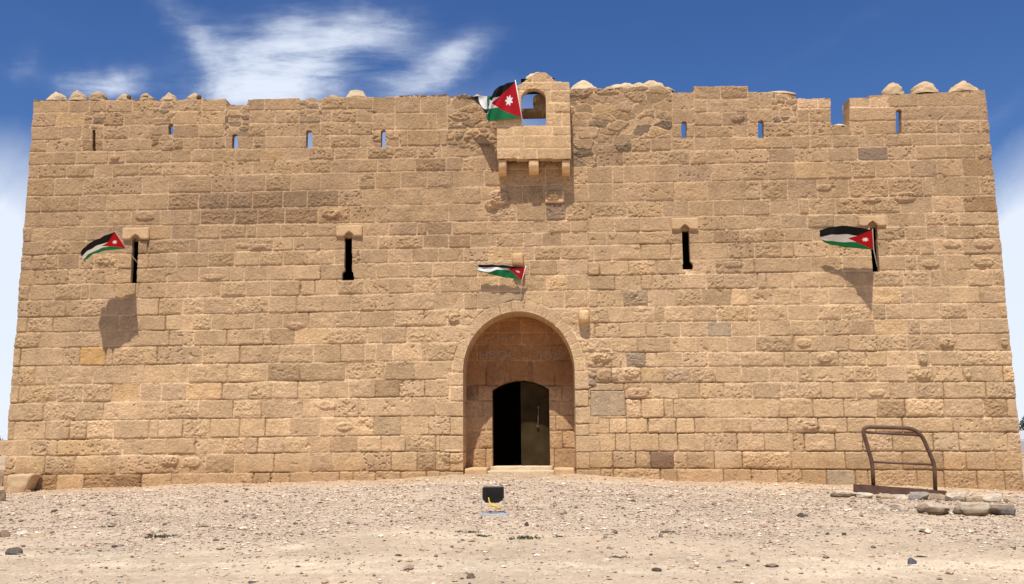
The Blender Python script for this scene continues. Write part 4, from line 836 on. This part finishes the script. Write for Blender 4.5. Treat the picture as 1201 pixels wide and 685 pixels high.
# ------------------------------------------------------------------ flags
def flag_mat():
    m, nt, b = new_mat('flag_cloth'); N = nt.nodes.new; L = nt.links.new; b.inputs['Roughness'].default_value = .75; b.inputs['Specular IOR Level'].default_value = .2
    uv = N('ShaderNodeUVMap'); sp = N('ShaderNodeSeparateXYZ'); L(uv.outputs[0], sp.inputs[0]); U, V = sp.outputs[0], sp.outputs[1]
    def mth(op, a, b_=None):
        n = N('ShaderNodeMath'); n.operation = op
        for i, v in enumerate((a, b_)):
            if v is None: continue
            if isinstance(v, (int, float)): n.inputs[i].default_value = v
            else: L(v, n.inputs[i])
        return n.outputs[0]
    def mix(f, c1, c2):
        n = N('ShaderNodeMix'); n.data_type = 'RGBA'; L(f, n.inputs[0])
        for s, v in ((6, c1), (7, c2)):
            if isinstance(v, tuple): n.inputs[s].default_value = (*v, 1)
            else: L(v, n.inputs[s])
        return n.outputs[2]
    c = mix(mth('GREATER_THAN', V, 1/3), (.010, .16, .055), (.72, .72, .70)); c = mix(mth('GREATER_THAN', V, 2/3), c, (.010, .010, .012))
    tri = mth('LESS_THAN', mth('ADD', mth('DIVIDE', U, .46), mth('MULTIPLY', mth('ABSOLUTE', mth('SUBTRACT', V, .5)), 2)), 1.0)
    c = mix(tri, c, (.44, .006, .014))
    dx = mth('MULTIPLY', mth('SUBTRACT', U, .15), 2.0); dy = mth('SUBTRACT', V, .5)
    r = mth('SQRT', mth('ADD', mth('MULTIPLY', dx, dx), mth('MULTIPLY', dy, dy))); a = mth('ARCTAN2', dy, dx)
    # seven-pointed star: outer radius .115, inner .05
    ph = mth('ABSOLUTE', mth('SUBTRACT', mth('FRACT', mth('ADD', mth('MULTIPLY', a, 7/(2*math.pi)), .5)), .5))
    rad = mth('SUBTRACT', .132, mth('MULTIPLY', ph, .13)); c = mix(mth('LESS_THAN', r, rad), c, (.85, .85, .83))
    L(c, b.inputs['Base Color'])
    tr = N('ShaderNodeBsdfTranslucent'); L(c, tr.inputs[0]); ms = N('ShaderNodeMixShader'); ms.inputs[0].default_value = .22
    out = [n for n in nt.nodes if n.type == 'OUTPUT_MATERIAL'][0]; L(b.outputs[0], ms.inputs[1]); L(tr.outputs[0], ms.inputs[2]); L(ms.outputs[0], out.inputs[0])
    return m
m_flag = flag_mat(); m_pole = simple('white_pole', (.62, .60, .56), .4)
def flag(ctrl, us, pole, label, pr=.014, wave=.02, seed=1):
    """ctrl: columns (hoist first) of 4 points (px,py,depth) top..bottom"""
    root = empty('flag', pole[0], label, 'flag', 'flags on the fort front')
    nu, nv = 56, 30
    Pc = np.array([[at(x, y, -d) for (x, y, d) in col] for col in ctrl])   # cols x 4 x 3
    us = np.array(us); uu = np.linspace(0, 1, nu); vv = np.linspace(0, 1, nv)
    def catm(T, P, t):
        i = int(np.clip(np.searchsorted(T, t, 'right')-1, 0, len(T)-2)); p1, p2 = P[i], P[i+1]; p0 = P[i-1] if i > 0 else p1*2-p2; p3 = P[i+2] if i+2 < len(P) else p2*2-p1
        s = (t-T[i])/(T[i+1]-T[i]); return .5*((2*p1)+(-p0+p2)*s+(2*p0-5*p1+4*p2-p3)*s*s+(-p0+3*p1-3*p2+p3)*s**3)
    V = np.zeros((nv, nu, 3)); tv = np.array([0, 1/3, 2/3, 1])
    for i, u in enumerate(uu):
        c4 = catm(us, Pc, u)
        for j, v in enumerate(vv): V[j, i] = catm(tv, c4, v)
    Ug, Vg = np.meshgrid(uu, vv); k = wave*np.clip(Ug*2.5, 0, 1)
    V[..., 1] += k*np.sin(Ug*17+Vg*4+seed)+.5*k*np.sin(Ug*31-Vg*7+seed*2); V[..., 2] += .25*k*np.sin(Ug*23+Vg*3+seed)
    I = np.arange(nu*nv).reshape(nv, nu); Fq = np.stack([I[:-1, :-1].ravel(), I[1:, :-1].ravel(), I[1:, 1:].ravel(), I[:-1, 1:].ravel()], 1)
    me = np_mesh('cloth', V.reshape(-1, 3), Fq); uvl = me.uv_layers.new(name='UVMap'); li = np.zeros(len(me.loops), np.int32); me.loops.foreach_get('vertex_index', li)
    uvs = np.stack([Ug.ravel()[li], 1-Vg.ravel()[li]], 1).astype(np.float32); uvl.data.foreach_set('uv', uvs.ravel())
    cl = link('cloth', me, m_flag, root); tube('pole', pole, pr, m_pole, root, 8)
# big flag in the box window
flag([[(604.8, 95.5, .53), (607.2, 110, .51), (609.5, 125, .50), (612, 138.5, .49)],
      [(594, 98, .56), (594, 110, .52), (593, 126, .50), (595, 140, .49)],
      [(586.5, 101, .60), (581, 115, .56), (578.5, 127, .52), (577, 141.5, .50)],
      [(580, 107, .60), (577, 117, .55), (574.5, 127, .52), (573, 142, .48)],
      [(576.5, 113, .52), (573, 117, .50), (572, 126, .48), (570.5, 138, .46)],
      [(570, 129, .50), (571.2, 134, .50), (572.5, 134, .50), (574.5, 133, .50)],
      [(557, 118, .42), (563, 121, .42), (571, 123, .45), (575, 122, .45)],
      [(547.5, 115.5, .36), (560.5, 112.5, .40), (571.5, 113, .42), (576, 113, .42)]], [0, .2, .40, .52, .64, .76, .88, 1.0],
     [at(617.2, 149, -.30), at(612.3, 139, -.485), at(604.3, 94, -.535)], 'big red and green flag with white star at the window of the projecting box', .012, .030, 3)
flag([[(135, 272, .98), (139, 278.5, .80), (143, 284.5, .62), (147.5, 291.5, .42)],
      [(124, 276, 1.0), (129, 283, .80), (131, 288, .64), (134, 293, .45)],
      [(112, 281.5, 1.02), (116, 287.5, .84), (118, 291.5, .66), (121, 294.5, .45)],
      [(101, 288, 1.0), (104, 293.5, .86), (106, 297, .70), (108, 299.5, .5)],
      [(94.5, 296, .95), (96, 301, .86), (97.5, 304, .74), (98, 306.5, .62)]], [0, .25, .5, .75, 1], [at(161, 308, .05), at(147.8, 291, -.42), at(135, 271.5, -.99)], 'striped flag fluttering down leftwards from the leftmost tall slit', .010, .012, 1)
flag([[(1023.5, 270, .75), (1024, 278, .55), (1024.5, 285, .36), (1024.5, 293, .18)],
      [(1008, 267, .62), (1009, 277, .50), (1008, 284, .34), (1008, 291.5, .18)],
      [(992, 265, .50), (992, 275, .42), (992, 284, .32), (992, 290, .20)],
      [(976, 266, .42), (975, 275.5, .36), (976, 283, .28), (977, 287.5, .2)],
      [(961.5, 270, .32), (962, 278, .28), (963, 281, .24), (966.5, 284.5, .2)]], [0, .25, .5, .75, 1], [at(1029, 313, .05), at(1024.8, 293.5, -.18), at(1023.3, 269, -.77)], 'striped flag flying level to the left from the rightmost tall slit', .010, .012, 2)
flag([[(616.5, 313, 0.190), (615.3, 318, 0.170), (614, 323.5, 0.150), (612.5, 328.5, 0.130)],
      [(602, 312.5, 0.200), (601.5, 315.8, 0.180), (601, 318.2, 0.160), (600, 326.5, 0.140)],
      [(588, 311, 0.210), (588, 313.8, 0.180), (587, 316, 0.190), (587, 324.5, 0.150)],
      [(574, 310.5, 0.200), (575, 313.5, 0.160), (573, 319, 0.190), (575.5, 321.5, 0.150)],
      [(560, 310.5, 0.190), (562, 314, 0.160), (559.5, 317, 0.180), (562.5, 318.5, 0.150)]], [0, .27, .52, .76, 1], [at(610.5, 351, -.01), at(612.2, 329, -.13), at(616.8, 311.5, -.195)], 'small rolled-up flag hanging level just above the arch', .008, .012, 4)

# ------------------------------------------------------------------ things far off at the frame edges
m_leaf = simple('dark_foliage', (.035, .05, .025), .8, 0, 0, 30, .4, 4); m_bark = simple('bark', (.12, .08, .05), .9)
def tree(px, py, Y, h, w, label, seed):
    p = at(px, py, Y); gz = float(ground_z(p[0], Y)); root = empty('tree', (p[0], Y, gz), label, 'tree', 'far trees either side of the fort')
    r = np.random.default_rng(seed); tube('trunk', [(p[0], Y, gz-.1), (p[0]+.1, Y, gz+h*.45), (p[0], Y, gz+h*.8)], [.14, .10, .04], m_bark, root)
    V = []; T = []
    for k in range(2600):
        d = r.normal(size=3); d /= np.linalg.norm(d); c = d*np.array([w/2, w/2, h*.42])*r.uniform(.45, 1)**.5*(1+.25*math.sin(d[0]*5+seed)*math.cos(d[2]*6)); c += np.array([p[0], Y, gz+h*.58]); a = r.normal(size=3)*.09; b = r.normal(size=3)*.09; n = len(V); V += [c, c+a, c+b]; T.append((n, n+1, n+2))
    link('crown', np_mesh('crown', np.array(V), None, None, False, np.array(T)), m_leaf, root)
tree(-12, 510, 42, 2.1, 1.7, 'dark bushy tree far off past the left edge of the fort', 3)
tree(1214, 500, 46, 2.9, 2.4, 'dark bushy tree far off past the right edge of the fort', 4)
m_white = simple('white_paint', (.8, .8, .8), .35); m_win = simple('dark_glass', (.02, .022, .025), .08); m_tyre = simple('tyre_rubber', (.02, .02, .02), .85)
def van():
    p = at(1197.5, 520, 40); x0 = p[0]; Y = 40; gz = float(ground_z(x0+2, Y)); root = empty('parked_van', (x0+2.2, Y, gz), 'white parked van barely showing past the right edge of the fort', 'van')
    prof = [(0, .35), (0, 1.15), (.25, 1.75), (3.1, 1.8), (3.75, 1.2), (4.4, 1.0), (4.5, .35)]; bm = bmesh.new()
    A = [bm.verts.new((x0+a, Y-.85, gz+z)) for a, z in prof]; B = [bm.verts.new((x0+a, Y+.85, gz+z)) for a, z in prof]; bm.faces.new(A[::-1]); bm.faces.new(B)
    for i in range(len(prof)): j = (i+1) % len(prof); bm.faces.new((A[i], A[j], B[j], B[i]))
    bmesh.ops.bevel(bm, geom=bm.edges[:], offset=.05, segments=2, affect='EDGES'); me = bpy.data.meshes.new('body'); bm.to_mesh(me); bm.free(); link('body', me, m_white, root)
    for (a, b) in ((.28, 1.1), (1.2, 2.1), (2.2, 3.05)): solid('window', (x0+a, Y-.862, gz+1.12), (x0+b, Y-.84, gz+1.58), m_win, root)
    for wx in (.85, 3.6):
        w = tube('wheel', [(x0+wx, Y-.88, gz+.33), (x0+wx, Y-.68, gz+.33)], .33, m_tyre, root, 20); tube('rim', [(x0+wx, Y-.89, gz+.33), (x0+wx, Y-.87, gz+.33)], .19, m_steel, w, 16)
van()
